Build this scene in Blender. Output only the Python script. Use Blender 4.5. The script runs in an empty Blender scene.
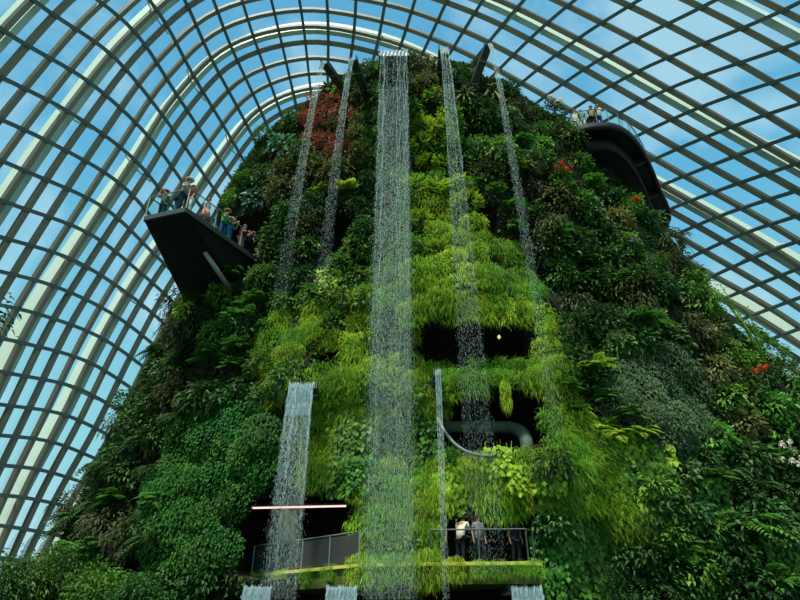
import bpy, math, random
import numpy as np
from mathutils import Vector, Matrix
random.seed(7); rng = np.random.default_rng(7)
S = bpy.context.scene
COL = S.collection
PI = math.pi

# ------------------------------------------------------------------ camera
FPX, PITCH, CZ = 590.0, math.radians(30), 1.6
cp, sp = math.cos(PITCH), math.sin(PITCH)
cam = bpy.data.cameras.new('camera'); cam.sensor_width = 36; cam.lens = 36 * FPX / 800
cam.clip_end = 600
camo = bpy.data.objects.new('camera', cam); COL.objects.link(camo)
camo.location = (0, 0, CZ); camo.rotation_euler = (PI / 2 + PITCH, 0, 0)
S.camera = camo

def ray(px, py):
    u = (px - 400) / FPX; v = (300 - py) / FPX
    return u, cp - v * sp, sp + v * cp
def at(px, py, Y):
    a, b, c = ray(px, py); t = Y / b
    return np.array((a * t, Y, CZ + c * t))
def proj(p):
    x, y, z = p[0], p[1], p[2] - CZ
    d = y * cp + z * sp
    return 400 + FPX * x / d, 300 - FPX * (-y * sp + z * cp) / d

# ------------------------------------------------------------------ object helpers
def mesh(name, V, F, mats, smooth=False, fmat=None):
    m = bpy.data.meshes.new(name)
    V = np.asarray(V, dtype=np.float32)
    if isinstance(F, np.ndarray):
        n, k = F.shape
        m.vertices.add(len(V)); m.vertices.foreach_set('co', V.ravel())
        m.loops.add(n * k); m.loops.foreach_set('vertex_index', F.astype(np.int32).ravel())
        m.polygons.add(n); m.polygons.foreach_set('loop_start', np.arange(0, n * k, k, dtype=np.int32))
        m.update(calc_edges=True)
    else:
        m.from_pydata([tuple(map(float, v)) for v in V], [], [tuple(map(int, f)) for f in F]); m.update()
    for mm in (mats if isinstance(mats, (list, tuple)) else [mats]): m.materials.append(mm)
    if fmat is not None: m.polygons.foreach_set('material_index', np.asarray(fmat, dtype=np.int32))
    if smooth: m.polygons.foreach_set('use_smooth', np.ones(len(m.polygons), dtype=bool))
    return m
def link(name, data, parent=None):
    o = bpy.data.objects.new(name, data); COL.objects.link(o)
    if parent is not None: o.parent = parent
    return o
def tag(o, label=None, cat=None, group=None, kind=None):
    if label: o['label'] = label
    if cat: o['category'] = cat
    if group: o['group'] = group
    if kind: o['kind'] = kind
    return o
def thing(name, label, cat, loc=(0, 0, 0), rz=0, group=None):
    o = link(name, None); o.location = loc; o.rotation_euler = (0, 0, rz)
    return tag(o, label, cat, group)
def part(name, VF, mat, root, smooth=False, world=True, label=None):
    V = np.asarray(VF[0], dtype=float)
    if world and root is not None:
        V = V - np.array(root.location)
    o = link(name, mesh(name, V, VF[1], mat, smooth), root)
    if label: o['label'] = label
    return o
def struct(name, VF, mat, smooth=False):
    o = link(name, mesh(name, VF[0], VF[1], mat, smooth)); o['kind'] = 'structure'; return o

def merge(*vfs):
    V, F, n = [], [], 0
    for v, f in vfs:
        v = np.asarray(v, dtype=float); V.append(v)
        F += [tuple(int(i) + n for i in q) for q in f]; n += len(v)
    return np.vstack(V), F
def box(c, s, R=None):
    v = np.array([(x, y, z) for x in (-.5, .5) for y in (-.5, .5) for z in (-.5, .5)]) * np.array(s)
    if R is not None: v = v @ np.array(R).T
    return v + np.array(c), [(0, 1, 3, 2), (4, 6, 7, 5), (0, 4, 5, 1), (2, 3, 7, 6), (0, 2, 6, 4), (1, 5, 7, 3)]
def tube(pts, r, n=8, caps=True):
    pts = np.asarray(pts, dtype=float); m = len(pts)
    r = np.broadcast_to(np.asarray(r, dtype=float), (m,))
    T = np.gradient(pts, axis=0); T /= np.linalg.norm(T, axis=1)[:, None] + 1e-9
    ref = np.array((0, 0, 1.)) if abs(T[0][2]) < .9 else np.array((1., 0, 0))
    V = []
    for i in range(m):
        a = np.cross(T[i], ref); a /= np.linalg.norm(a) + 1e-9; b = np.cross(a, T[i])
        ref = b
        for k in range(n):
            t = 2 * PI * k / n; V.append(pts[i] + r[i] * (math.cos(t) * a + math.sin(t) * b))
    F = [(i * n + k, i * n + (k + 1) % n, (i + 1) * n + (k + 1) % n, (i + 1) * n + k) for i in range(m - 1) for k in range(n)]
    if caps: F += [tuple(range(n))[::-1], tuple((m - 1) * n + k for k in range(n))]
    return np.array(V), F
def bar(a, b, w, h=None):
    """square bar from a to b"""
    a = np.asarray(a, float); b = np.asarray(b, float); h = h or w
    d = b - a; L = np.linalg.norm(d); d /= L
    up = np.array((0, 0, 1.)) if abs(d[2]) < .95 else np.array((0, 1., 0))
    s = np.cross(d, up); s /= np.linalg.norm(s); u = np.cross(s, d)
    return box((a + b) / 2, (w, L, h), np.stack([s, d, u], axis=1))
def prism(poly, z0, z1):
    n = len(poly)
    V = [(x, y, z0) for x, y in poly] + [(x, y, z1) for x, y in poly]
    F = [tuple(range(n))[::-1], tuple(range(n, 2 * n))] + [(i, (i + 1) % n, n + (i + 1) % n, n + i) for i in range(n)]
    return np.array(V), F
def blob(c, r, n=10, m=8):
    V = [(c[0], c[1], c[2] - r[2])]
    for j in range(1, m):
        ph = -PI / 2 + PI * j / m
        for i in range(n):
            t = 2 * PI * i / n
            V.append((c[0] + r[0] * math.cos(ph) * math.cos(t), c[1] + r[1] * math.cos(ph) * math.sin(t), c[2] + r[2] * math.sin(ph)))
    V.append((c[0], c[1], c[2] + r[2])); N = len(V) - 1
    F = [(0, 1 + (i + 1) % n, 1 + i) for i in range(n)]
    for j in range(m - 2):
        a = 1 + j * n
        F += [(a + i, a + (i + 1) % n, a + n + (i + 1) % n, a + n + i) for i in range(n)]
    a = 1 + (m - 2) * n
    F += [(a + i, a + (i + 1) % n, N) for i in range(n)]
    return np.array(V), F

# ------------------------------------------------------------------ materials
def newmat(name):
    m = bpy.data.materials.new(name); m.use_nodes = True
    nt = m.node_tree; nt.nodes.clear()
    out = nt.nodes.new('ShaderNodeOutputMaterial')
    return m, nt, out
def lin(c):
    return tuple((x / 255 / 12.92) if x / 255 <= .04045 else ((x / 255 + .055) / 1.055) ** 2.4 for x in c)
def pmat(name, rgb, rough=.6, metal=0.0, noise=.25, scale=3.0, spec=.4, emit=None):
    m, nt, out = newmat(name); L = nt.links
    p = nt.nodes.new('ShaderNodeBsdfPrincipled')
    p.inputs['Roughness'].default_value = rough; p.inputs['Metallic'].default_value = metal
    p.inputs['Specular IOR Level'].default_value = spec
    c = lin(rgb)
    tc = nt.nodes.new('ShaderNodeTexCoord'); nz = nt.nodes.new('ShaderNodeTexNoise')
    nz.inputs['Scale'].default_value = scale; nz.inputs['Detail'].default_value = 4
    L.new(tc.outputs['Object'], nz.inputs['Vector'])
    mx = nt.nodes.new('ShaderNodeMix'); mx.data_type = 'RGBA'
    mx.inputs[6].default_value = tuple(x * (1 - noise) for x in c) + (1,)
    mx.inputs[7].default_value = tuple(min(1, x * (1 + noise)) for x in c) + (1,)
    L.new(nz.outputs['Fac'], mx.inputs[0]); L.new(mx.outputs[2], p.inputs['Base Color'])
    if emit:
        p.inputs['Emission Color'].default_value = lin(emit[:3]) + (1,); p.inputs['Emission Strength'].default_value = emit[3]
    L.new(p.outputs[0], out.inputs[0])
    return m
def leafmat(name, a, b, rough=.45, transl=.3, spec=.35, objvar=.35):
    m, nt, out = newmat(name); L = nt.links; N = nt.nodes.new
    geo = N('ShaderNodeNewGeometry'); oi = N('ShaderNodeObjectInfo')
    mx = N('ShaderNodeMix'); mx.data_type = 'RGBA'
    mx.inputs[6].default_value = lin(a) + (1,); mx.inputs[7].default_value = lin(b) + (1,)
    L.new(geo.outputs['Random Per Island'], mx.inputs[0])
    mr = N('ShaderNodeMapRange'); mr.inputs[3].default_value = 1 - objvar; mr.inputs[4].default_value = 1 + objvar
    L.new(oi.outputs['Random'], mr.inputs[0])
    hs = N('ShaderNodeHueSaturation'); L.new(mx.outputs[2], hs.inputs['Color']); L.new(mr.outputs[0], hs.inputs['Value'])
    mr2 = N('ShaderNodeMapRange'); mr2.inputs[3].default_value = .482; mr2.inputs[4].default_value = .515
    mul = N('ShaderNodeMath'); mul.operation = 'MULTIPLY'; mul.inputs[1].default_value = 7.31
    fr = N('ShaderNodeMath'); fr.operation = 'FRACT'
    L.new(oi.outputs['Random'], mul.inputs[0]); L.new(mul.outputs[0], fr.inputs[0]); L.new(fr.outputs[0], mr2.inputs[0]); L.new(mr2.outputs[0], hs.inputs['Hue'])
    p = N('ShaderNodeBsdfPrincipled'); p.inputs['Roughness'].default_value = rough; p.inputs['Specular IOR Level'].default_value = spec
    L.new(hs.outputs[0], p.inputs['Base Color'])
    t = N('ShaderNodeBsdfTranslucent'); L.new(hs.outputs[0], t.inputs['Color'])
    ms = N('ShaderNodeMixShader'); ms.inputs[0].default_value = transl
    L.new(p.outputs[0], ms.inputs[1]); L.new(t.outputs[0], ms.inputs[2]); L.new(ms.outputs[0], out.inputs[0])
    return m
def clearmat(name, tint, refl, fac, rough=0.02, fres=False, diffuse=False, scatter=False):
    """see-through: transparent mixed with a reflecting or scattering surface"""
    m, nt, out = newmat(name); L = nt.links; N = nt.nodes.new
    tr = N('ShaderNodeBsdfTransparent'); tr.inputs[0].default_value = tint + (1,)
    if diffuse:
        g = N('ShaderNodeBsdfPrincipled'); g.inputs['Base Color'].default_value = refl + (1,); g.inputs['Roughness'].default_value = rough
        g.inputs['Specular IOR Level'].default_value = .6
        if scatter:                       # thin water scatters light through to its far side
            t2 = N('ShaderNodeBsdfTranslucent'); t2.inputs[0].default_value = refl + (1,); m2 = N('ShaderNodeMixShader'); m2.inputs[0].default_value = .5
            L.new(g.outputs[0], m2.inputs[1]); L.new(t2.outputs[0], m2.inputs[2]); g = m2
    else:
        g = N('ShaderNodeBsdfGlossy'); g.inputs[0].default_value = refl + (1,); g.inputs['Roughness'].default_value = rough
    ms = N('ShaderNodeMixShader'); ms.inputs[0].default_value = fac
    if fres:
        lw = N('ShaderNodeLayerWeight'); lw.inputs[0].default_value = fres
        mu = N('ShaderNodeMath'); mu.operation = 'MULTIPLY'; mu.inputs[1].default_value = fac
        L.new(lw.outputs['Fresnel'], mu.inputs[0]); L.new(mu.outputs[0], ms.inputs[0])
    L.new(tr.outputs[0], ms.inputs[1]); L.new(g.outputs[0], ms.inputs[2]); L.new(ms.outputs[0], out.inputs[0])
    return m

M = {
 'rib': pmat('painted_steel', (118, 112, 90), .55, 0, .12, 1.0),
 'purlin': pmat('grey_green_steel', (72, 88, 80), .5, 0, .1, 1.0),
 'white_steel': pmat('white_steel', (205, 212, 192), .5, 0, .05),
 'glass': clearmat('dome_glass', (.80, .93, .95), (.9, .97, 1), .62, .0, fres=.16),
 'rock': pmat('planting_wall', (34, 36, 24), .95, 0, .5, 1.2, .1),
 'ground': pmat('planted_ground', (50, 58, 34), .95, 0, .4, .8, .1),
 'black': pmat('black_cladding', (14, 17, 17), .6, 0, .15, 1.5, .2),
 'dark_steel': pmat('dark_steel', (58, 66, 62), .5, .3, .15, 3),
 'grey_steel': pmat('grey_steel', (120, 126, 118), .45, .4, .1, 3),
 'concrete': pmat('concrete', (150, 148, 120), .85, 0, .2, 2.5, .2),
 'mossy': pmat('mossy_concrete', (74, 86, 38), .9, 0, .8, 2.6, .1),
 'pipe': pmat('grey_pipe', (84, 100, 86), .75, 0, .15, 2, .2),
 'skin': pmat('skin', (205, 150, 120), .55, 0, .05),
 'skin_b': pmat('tan_skin', (165, 112, 84), .55, 0, .05),
 'hair': pmat('dark_hair', (28, 22, 18), .5, 0, .2),
 'eye': pmat('eye', (20, 18, 16), .2, 0, 0),
 'shoe': pmat('shoe', (60, 56, 54), .6, 0, .1),
 'railglass': clearmat('rail_glass', (.86, .95, .93), (.9, 1, 1), .4, .0, fres=.1),
 'perf': clearmat('perforated_panel', (.55, .55, .52), (.05, .055, .05), .55, .8, diffuse=True),
 'water': clearmat('falling_water', (.93, .97, .97), (.74, .90, .87), .52, .25, diffuse=True, scatter=True),
 'spray': clearmat('water_spray', (.96, .99, .98), (.72, .89, .83), .36, .4, diffuse=True, scatter=True),
 'sheet': clearmat('water_sheet', (.82, .91, .94), (.40, .56, .60), .42, .3, diffuse=True, scatter=True),
 'red_petal': leafmat('red_petal', (190, 62, 38), (215, 100, 66), .5, .3, objvar=.1),
 'pink_petal': leafmat('pink_petal', (150, 96, 150), (190, 140, 180), .5, .3, objvar=.1),
 'white_petal': leafmat('white_petal', (225, 215, 195), (240, 230, 220), .5, .3, objvar=.1),
 'bark': pmat('bark', (70, 60, 42), .9, 0, .4, 6, .1),
 'lamp': pmat('strip_lamp', (250, 220, 215), .4, 0, 0, emit=(255, 205, 195, 1.2)),
 'bulb': pmat('bulb', (240, 225, 160), .4, 0, 0, emit=(255, 225, 150, .6)),
}
LM = {
 'dark': leafmat('dark_leaf', (30, 62, 26), (74, 116, 50), .5, .3, .25),
 'mid': leafmat('green_leaf', (54, 104, 34), (112, 160, 58), .5, .3, .25),
 'lime': leafmat('lime_leaf', (112, 158, 36), (180, 210, 66), .55, .4, .2, .2),
 'moss': leafmat('lime_moss', (102, 154, 40), (188, 216, 72), .8, .45, .05, .25),
 'mossg': leafmat('green_moss', (70, 130, 40), (136, 186, 66), .8, .45, .05, .25),
 'olive': leafmat('olive_leaf', (62, 76, 36), (124, 130, 70), .5, .3, .25),
 'red': leafmat('russet_leaf', (104, 50, 36), (172, 90, 62), .5, .3, .2, .3),
 'bronze': leafmat('bronze_leaf', (44, 56, 34), (84, 92, 56), .55, .3, .2),
 'blue': leafmat('bluish_leaf', (56, 104, 80), (104, 148, 118), .5, .25, .2),
 'creeper': leafmat('creeper_leaf', (24, 66, 22), (62, 122, 42), .65, .25, .12, .15),
 'dcreeper': leafmat('dark_creeper_leaf', (48, 74, 44), (92, 114, 76), .7, .2, .1, .12),
 'heart': leafmat('heart_leaf', (34, 88, 26), (92, 148, 46), .5, .3, .2, .15),
 'cover': leafmat('cover_leaf', (20, 42, 18), (58, 88, 36), .6, .25, .15),
 'fern': leafmat('fern_leaf', (44, 98, 34), (92, 148, 52), .55, .35, .2),
 'dfern': leafmat('dark_fern_leaf', (36, 70, 34), (78, 112, 58), .55, .3, .2),
}

# ------------------------------------------------------------------ sky and sun
W = bpy.data.worlds.new('sky'); S.world = W; W.use_nodes = True
nt = W.node_tree; nt.nodes.clear(); N = nt.nodes.new; L = nt.links
tc = N('ShaderNodeTexCoord'); sx = N('ShaderNodeSeparateXYZ'); L.new(tc.outputs['Generated'], sx.inputs[0])
cr = N('ShaderNodeValToRGB'); e = cr.color_ramp.elements
e[0].position = 0.0; e[0].color = (.36, .52, .46, 1)
e[1].position = 1.0; e[1].color = (.13, .40, .66, 1)
for pos, col in ((.49, (.40, .60, .58)), (.53, (.50, .80, .82)), (.66, (.32, .68, .80)), (.80, (.16, .50, .76))):
    x = e.new(pos); x.color = col + (1,)
mr = N('ShaderNodeMapRange'); mr.inputs[1].default_value = -1; mr.inputs[2].default_value = 1
L.new(sx.outputs[2], mr.inputs[0]); L.new(mr.outputs[0], cr.inputs[0])
nz = N('ShaderNodeTexNoise'); nz.inputs['Scale'].default_value = 4.5; nz.inputs['Detail'].default_value = 8; nz.inputs['Distortion'].default_value = .7
L.new(tc.outputs['Generated'], nz.inputs['Vector'])
c2 = N('ShaderNodeValToRGB'); c2.color_ramp.elements[0].position = .44; c2.color_ramp.elements[1].position = .64
L.new(nz.outputs['Fac'], c2.inputs[0])
mx = N('ShaderNodeMix'); mx.data_type = 'RGBA'; mx.inputs[7].default_value = (.66, .86, .93, 1)
ml = N('ShaderNodeMath'); ml.operation = 'MULTIPLY'; ml.inputs[1].default_value = .6
L.new(c2.outputs[0], ml.inputs[0]); L.new(ml.outputs[0], mx.inputs[0]); L.new(cr.outputs[0], mx.inputs[6])
bg = N('ShaderNodeBackground'); bg.inputs[1].default_value = .86
L.new(mx.outputs[2], bg.inputs[0]); wo = N('ShaderNodeOutputWorld'); L.new(bg.outputs[0], wo.inputs[0])

sun = bpy.data.lights.new('sun', 'SUN'); sun.energy = 4.7; sun.angle = math.radians(5); sun.color = (1, .96, .86)
so = link('sun', sun); d = Vector((.2, .42, -.89)); so.rotation_euler = d.to_track_quat('-Z', 'Y').to_euler()

# ------------------------------------------------------------------ glass dome
TK = np.arange(-4, 48, 3.0)
TY = np.array([17, 24, 31, 38, 45, 52, 59.])
TAB = [
 [(-28.8, -1), (-28.6, 5.5), (-29.4, 7.3), (-29.8, 10.5), (-29.8, 15.2), (-29.3, 21.4), (-27.8, 29.4), (-24.6, 39.2), (-18.5, 48.7), (-9.3, 54.3), (2.2, 54.1), (14.4, 48.9), (25.2, 40.8), (32.4, 32.8), (35.7, 26.6), (36.6, 22.4), (37.5, 18.3), (38.4, 14.3)],
 [(-28.9, -1), (-28.7, 5.3), (-29.1, 8.1), (-29.2, 12.1), (-28.9, 17.6), (-28.0, 24.3), (-26.3, 32.2), (-23.5, 41.7), (-18.1, 50.9), (-9.6, 55.3), (0.6, 54.4), (10.9, 49.5), (20.3, 42.2), (27.1, 35.1), (30.9, 29.5), (33.6, 25.0), (35.6, 21.7), (36.3, 18.9)],
 [(-29.0, -1), (-28.8, 5.0), (-28.8, 8.9), (-28.5, 13.8), (-27.8, 19.9), (-26.8, 27.1), (-25.0, 35.7), (-22.2, 45.1), (-17.6, 52.8), (-9.8, 55.8), (-0.7, 54.3), (7.6, 50.0), (14.6, 44.1), (20.6, 38.2), (26.2, 32.4), (30.9, 27.6), (34.6, 23.6), (36.6, 18.8)],
 [(-29.1, -1), (-28.9, 4.8), (-28.4, 9.7), (-27.8, 15.5), (-26.9, 22.4), (-25.1, 29.7), (-23.1, 37.4), (-21.0, 45.5), (-17.0, 52.8), (-9.8, 55.8), (-2.0, 54.0), (4.4, 50.1), (10.0, 45.5), (15.8, 40.3), (22.0, 34.8), (27.6, 29.9), (32.5, 24.9), (36.8, 19.4)],
 [(-29.0, -1), (-28.8, 4.7), (-28.1, 10.8), (-26.8, 17.1), (-25.5, 23.8), (-23.7, 30.4), (-21.3, 36.8), (-18.8, 44.2), (-15.4, 51.5), (-10.0, 54.9), (-3.9, 54.0), (1.3, 50.8), (6.1, 46.8), (11.5, 41.9), (17.7, 36.5), (24.3, 31.1), (30.7, 26.3), (36.9, 20.4)],
 [(-29.1, -1), (-28.9, 4.8), (-27.0, 11.2), (-24.8, 16.9), (-23.2, 23.2), (-21.6, 29.9), (-19.5, 36.5), (-17.0, 43.5), (-13.9, 49.9), (-10.1, 53.7), (-5.8, 54.0), (-1.7, 51.7), (2.5, 48.0), (7.6, 43.4), (13.7, 38.1), (20.9, 32.8), (28.7, 27.5), (37.0, 21.7)],
 [(-29.3, -1), (-29.1, 5.2), (-25.8, 11.3), (-23.1, 17.0), (-21.1, 22.9), (-19.5, 29.4), (-17.7, 36.2), (-15.2, 42.8), (-12.6, 48.5), (-10.1, 52.5), (-7.6, 53.9), (-4.7, 52.6), (-1.0, 49.3), (3.7, 44.8), (9.9, 39.7), (17.6, 34.3), (26.8, 28.7), (37.2, 22.9)]]
TAB = np.array(TAB)
def catmull(P, t):
    n = len(P); i = int(min(max(math.floor(t), 0), n - 2)); f = t - i
    p1, p2 = P[i], P[i + 1]
    p0 = P[i - 1] if i > 0 else 2 * p1 - p2
    p3 = P[i + 2] if i + 2 < n else 2 * p2 - p1
    return p1 + .5 * f * (p2 - p0 + f * (2 * p0 - 5 * p1 + 4 * p2 - p3 + f * (3 * (p1 - p2) + p3 - p0)))
_rows = {}
def dome(k, Y):
    key = round(Y, 3)
    if key not in _rows:
        _rows[key] = np.array([catmull(TAB[:, i], (Y - TY[0]) / 7) for i in range(TAB.shape[1])])
    x, z = catmull(_rows[key], (k - TK[0]) / 3)
    return np.array((x, Y, z))
def dome_frame(k, Y):
    p = dome(k, Y); e = .05
    tk = dome(k + e, Y) - dome(k - e, Y); tk /= np.linalg.norm(tk)
    ty = dome(k, min(Y + .2, 59)) - dome(k, max(Y - .2, 17)); ty /= np.linalg.norm(ty)
    n = np.cross(tk, ty); n /= np.linalg.norm(n)
    if n[0] * (p[0] - 0) + n[2] * (p[2] - 10) < 0: n = -n
    return p, tk, ty, n
K0, K1 = -4, 47
BAYS = [38 + 1.75 * i for i in range(-12, 12)]
def sweep(fr, w, lo, hi, axis):
    """box section along frames: width w across, from lo to hi along the outward normal"""
    V = []; n = len(fr)
    for p, tk, ty, nn in fr:
        t = tk if axis == 'k' else ty
        s = np.cross(t, nn); s /= np.linalg.norm(s)
        for a, b in ((-w / 2, lo), (w / 2, lo), (w / 2, hi), (-w / 2, hi)): V.append(p + s * a + nn * b)
    F = [(4 * i + j, 4 * i + (j + 1) % 4, 4 * i + 4 + (j + 1) % 4, 4 * i + 4 + j) for i in range(n - 1) for j in range(4)]
    F += [(3, 2, 1, 0), tuple(4 * (n - 1) + j for j in range(4))]
    return np.array(V), F
tn = 0
for Y in BAYS:
    fr = [dome_frame(k, Y) for k in np.arange(K0, K1 + .01, .5)]
    tn += 1; struct('trim_%d' % tn, sweep(fr, .38, -.34, .0, 'k'), M['rib'])
for k in range(K0 + 1, K1):
    fr = [dome_frame(k, Y) for Y in np.arange(BAYS[0], BAYS[-1] + .01, .875)]
    tn += 1; struct('trim_%d' % tn, sweep(fr, .26, -.50, -.30, 'y'), M['purlin'])
for i in range(len(BAYS) - 1):
    V, F = [], []
    ks = list(range(K0, K1 + 1)); n = len(ks)
    for Y in (BAYS[i] + .1, BAYS[i + 1] - .1):
        for k in ks:
            p, a, b, nn = dome_frame(k, Y); V.append(p - nn * .02)
    F = [(j, j + 1, n + j + 1, n + j) for j in range(n - 1)]
    struct('window_%d' % (i + 1), (V, F), M['glass'])
for Y in (24.9, 31.9, 38.9, 45.9, 52.9):          # outer white arches above the glass, one for every fourth bay
    fr = [dome_frame(k, Y) for k in np.arange(K0, K1 + .01, .5)]
    tn += 1; a = struct('trim_%d' % tn, sweep(fr, .5, .3, 1.8, 'k'), M['white_steel'])
    for k in range(2, 46, 4):
        p, tk, ty, nn = dome_frame(k, Y)
        for s in (-1.75, 1.75):
            if not 17 < Y + s < 58: continue
            q = dome(k, Y + s)
            o = part('strut', tube([p + nn * .5, q + nn * .02], .07, 6), M['white_steel'], a)

# ------------------------------------------------------------------ the planted mountain
ZT = np.array([-.5, 4.4, 10, 16, 20, 25, 28, 31, 33, 33.8, 34.4, 34.6])
XL = np.array([-18.3, -15.8, -14.6, -13.0, -12.0, -11.1, -9.6, -7.2, -4.1, -2.9, -1.4, -.4])
XR = np.array([26.7, 24.7, 21.7, 18.1, 16.6, 14.4, 12.4, 9.3, 5.0, 3.7, 1.9, .8])
YF = np.array([21.5, 21.6, 21.9, 22.2, 22.5, 22.8, 23.0, 23.4, 24.0, 24.6, 25.4, 26.6])
YS = np.array([30, 30, 30, 30, 30, 29.5, 29, 28.6, 28.2, 28.2, 28.2, 28.2])
def lump(x, z):
    return (.45 * np.sin(.55 * x + .7) * np.sin(.48 * z + .3) + .28 * np.sin(1.25 * x + .6 * z) * np.sin(.95 * z - .5 * x + 1)
            + .14 * np.sin(2.7 * x - 1.1 * z) * np.sin(2.3 * z + .9 * x))
def base_y(x, z):
    xl, xr = np.interp(z, ZT, XL), np.interp(z, ZT, XR)
    cx, a = (xl + xr) / 2, (xr - xl) / 2
    t = np.clip(np.abs(x - cx) / a, 0, 1)
    ys, yf = np.interp(z, ZT, YS), np.interp(z, ZT, YF)
    return ys - (ys - yf) * np.sqrt(np.clip(1 - t ** np.where(x < cx, 1.9, 2.2), 0, 1)), t
def hit(px, py, fn):
    a, b, c = ray(px, py); prev = None
    for Y in np.arange(13, 31.5, .1):
        t = Y / b; x, z = a * t, CZ + c * t
        if z > 34.6: return None
        fy, tt = fn(x, z)
        if tt < 1 and Y >= fy:
            return np.array((x, Y, z))
    return None
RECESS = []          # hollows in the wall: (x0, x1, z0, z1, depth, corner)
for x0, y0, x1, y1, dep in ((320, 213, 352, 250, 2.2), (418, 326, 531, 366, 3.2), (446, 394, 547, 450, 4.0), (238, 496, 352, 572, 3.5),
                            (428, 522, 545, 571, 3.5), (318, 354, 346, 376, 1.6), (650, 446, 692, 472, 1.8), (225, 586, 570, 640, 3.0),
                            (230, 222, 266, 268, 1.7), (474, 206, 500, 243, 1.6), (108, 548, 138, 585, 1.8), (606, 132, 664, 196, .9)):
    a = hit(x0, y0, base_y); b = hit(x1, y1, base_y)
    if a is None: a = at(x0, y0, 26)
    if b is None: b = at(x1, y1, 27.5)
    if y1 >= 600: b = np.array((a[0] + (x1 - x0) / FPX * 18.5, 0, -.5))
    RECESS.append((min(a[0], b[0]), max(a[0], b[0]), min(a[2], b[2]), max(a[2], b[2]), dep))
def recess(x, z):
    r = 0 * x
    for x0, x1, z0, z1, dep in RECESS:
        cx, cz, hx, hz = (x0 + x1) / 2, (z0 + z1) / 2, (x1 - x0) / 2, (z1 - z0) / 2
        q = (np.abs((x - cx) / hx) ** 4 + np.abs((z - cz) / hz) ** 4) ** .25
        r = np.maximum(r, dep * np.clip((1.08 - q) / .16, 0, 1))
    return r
def lips(x, z):      # planted ledges standing proud above the hollows
    r = 0 * x
    for cx, cz, hx, hz, dep in ((2.2, 14.2, 2.6, 1.9, .7), (2.7, 10.2, 2.4, .55, .8), (3.9, 7.0, 1.3, 1.4, .7), (-3.0, 12.2, 1.8, 2.4, .5), (5.8, 6.6, 1.1, 2.4, .5)):
        r = r + dep * np.exp(-(((x - cx) / hx) ** 4 + ((z - cz) / hz) ** 4))
    return r
def surf_y(x, z):
    y, t = base_y(x, z)
    return y - (lump(x, z) + lips(x, z)) * np.clip((1 - t) * 4, 0, 1) + recess(x, z), t
def normal_at(p):
    x, z = p[0], p[2]; e = .25
    gx = (base_y(x + e, z)[0] - base_y(x - e, z)[0]) / (2 * e); gz = (base_y(x, z + e)[0] - base_y(x, z - e)[0]) / (2 * e)
    n = np.array((gx, -1, gz)); return n / np.linalg.norm(n)

nz_, nf, nb = 250, 260, 40
zz = np.linspace(-.5, 34.6, nz_)
th = np.concatenate([np.linspace(0, PI, nf, endpoint=False), np.linspace(PI, 2 * PI, nb, endpoint=False)])
Vm = np.zeros((nz_, len(th), 3))
for j, z in enumerate(zz):
    xl, xr, ys = np.interp(z, ZT, XL), np.interp(z, ZT, XR), np.interp(z, ZT, YS)
    x = (xl + xr) / 2 - (xr - xl) / 2 * np.cos(th)
    fy, _ = surf_y(x, np.full_like(x, z))
    Vm[j, :, 0] = x; Vm[j, :, 2] = z
    Vm[j, :, 1] = np.where(th < PI, fy, ys - np.sin(th) * (9 - .1 * z))
n = len(th); idx = np.arange(nz_ * n).reshape(nz_, n); nx = np.roll(idx, -1, axis=1)
F = np.stack([idx[:-1], nx[:-1], nx[1:], idx[1:]], axis=-1).reshape(-1, 4)
Fl = [tuple(q) for q in F] + [tuple(idx[-1])]
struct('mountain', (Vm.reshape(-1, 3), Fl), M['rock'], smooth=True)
struct('floor', box((0, 25, -.25), (80, 80, .5)), M['ground'])

# ------------------------------------------------------------------ leaf geometry (numpy)
def unit(a):
    return a / (np.linalg.norm(a, axis=-1, keepdims=True) + 1e-9)
def leaves(P, D, U, Ln, Wd, fold=.18, droop=.25):
    """one folded, drooping leaf per point: P base, D direction, U leaf-up"""
    P, D = np.asarray(P, float), unit(np.asarray(D, float))
    Sd = unit(np.cross(D, U)); Un = np.cross(Sd, D)
    Ln = np.broadcast_to(np.asarray(Ln, float), (len(P),))[:, None]; Wd = np.broadcast_to(np.asarray(Wd, float), (len(P),))[:, None]
    T = [(0, 0, 0), (.38, .5, .5), (.38, -.5, .5), (.42, 0, 0), (1, 0, 0), (.75, .28, .3), (.75, -.28, .3)]
    V = np.zeros((len(P), 7, 3))
    for i, (a, b, c) in enumerate(T):
        V[:, i] = P + D * a * Ln + Sd * b * Wd + Un * (c * fold * Wd * 2)
        V[:, i, 2] -= (droop * a * a * Ln)[:, 0]
    f = np.array([(0, 2, 3), (2, 6, 3), (6, 4, 3), (0, 3, 1), (3, 5, 1), (3, 4, 5)])
    F = (f[None] + 7 * np.arange(len(P))[:, None, None]).reshape(-1, 3)
    return V.reshape(-1, 3), F
def diamonds(P, D, U, Ln, Wd):
    P, D = np.asarray(P, float), unit(np.asarray(D, float)); Sd = unit(np.cross(D, U)); Un = np.cross(Sd, D)
    Ln = np.broadcast_to(np.asarray(Ln, float), (len(P),))[:, None]; Wd = np.broadcast_to(np.asarray(Wd, float), (len(P),))[:, None]
    V = np.stack([P, P + D * .35 * Ln + Sd * Wd * .5 + Un * Wd * .12, P + D * Ln - np.array((0, 0, .12)) * Ln, P + D * .35 * Ln - Sd * Wd * .5 + Un * Wd * .12], axis=1)
    F = np.array([(0, 3, 2, 1)])[None] + 4 * np.arange(len(P))[:, None, None]
    return V.reshape(-1, 3), F.reshape(-1, 4)
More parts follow.
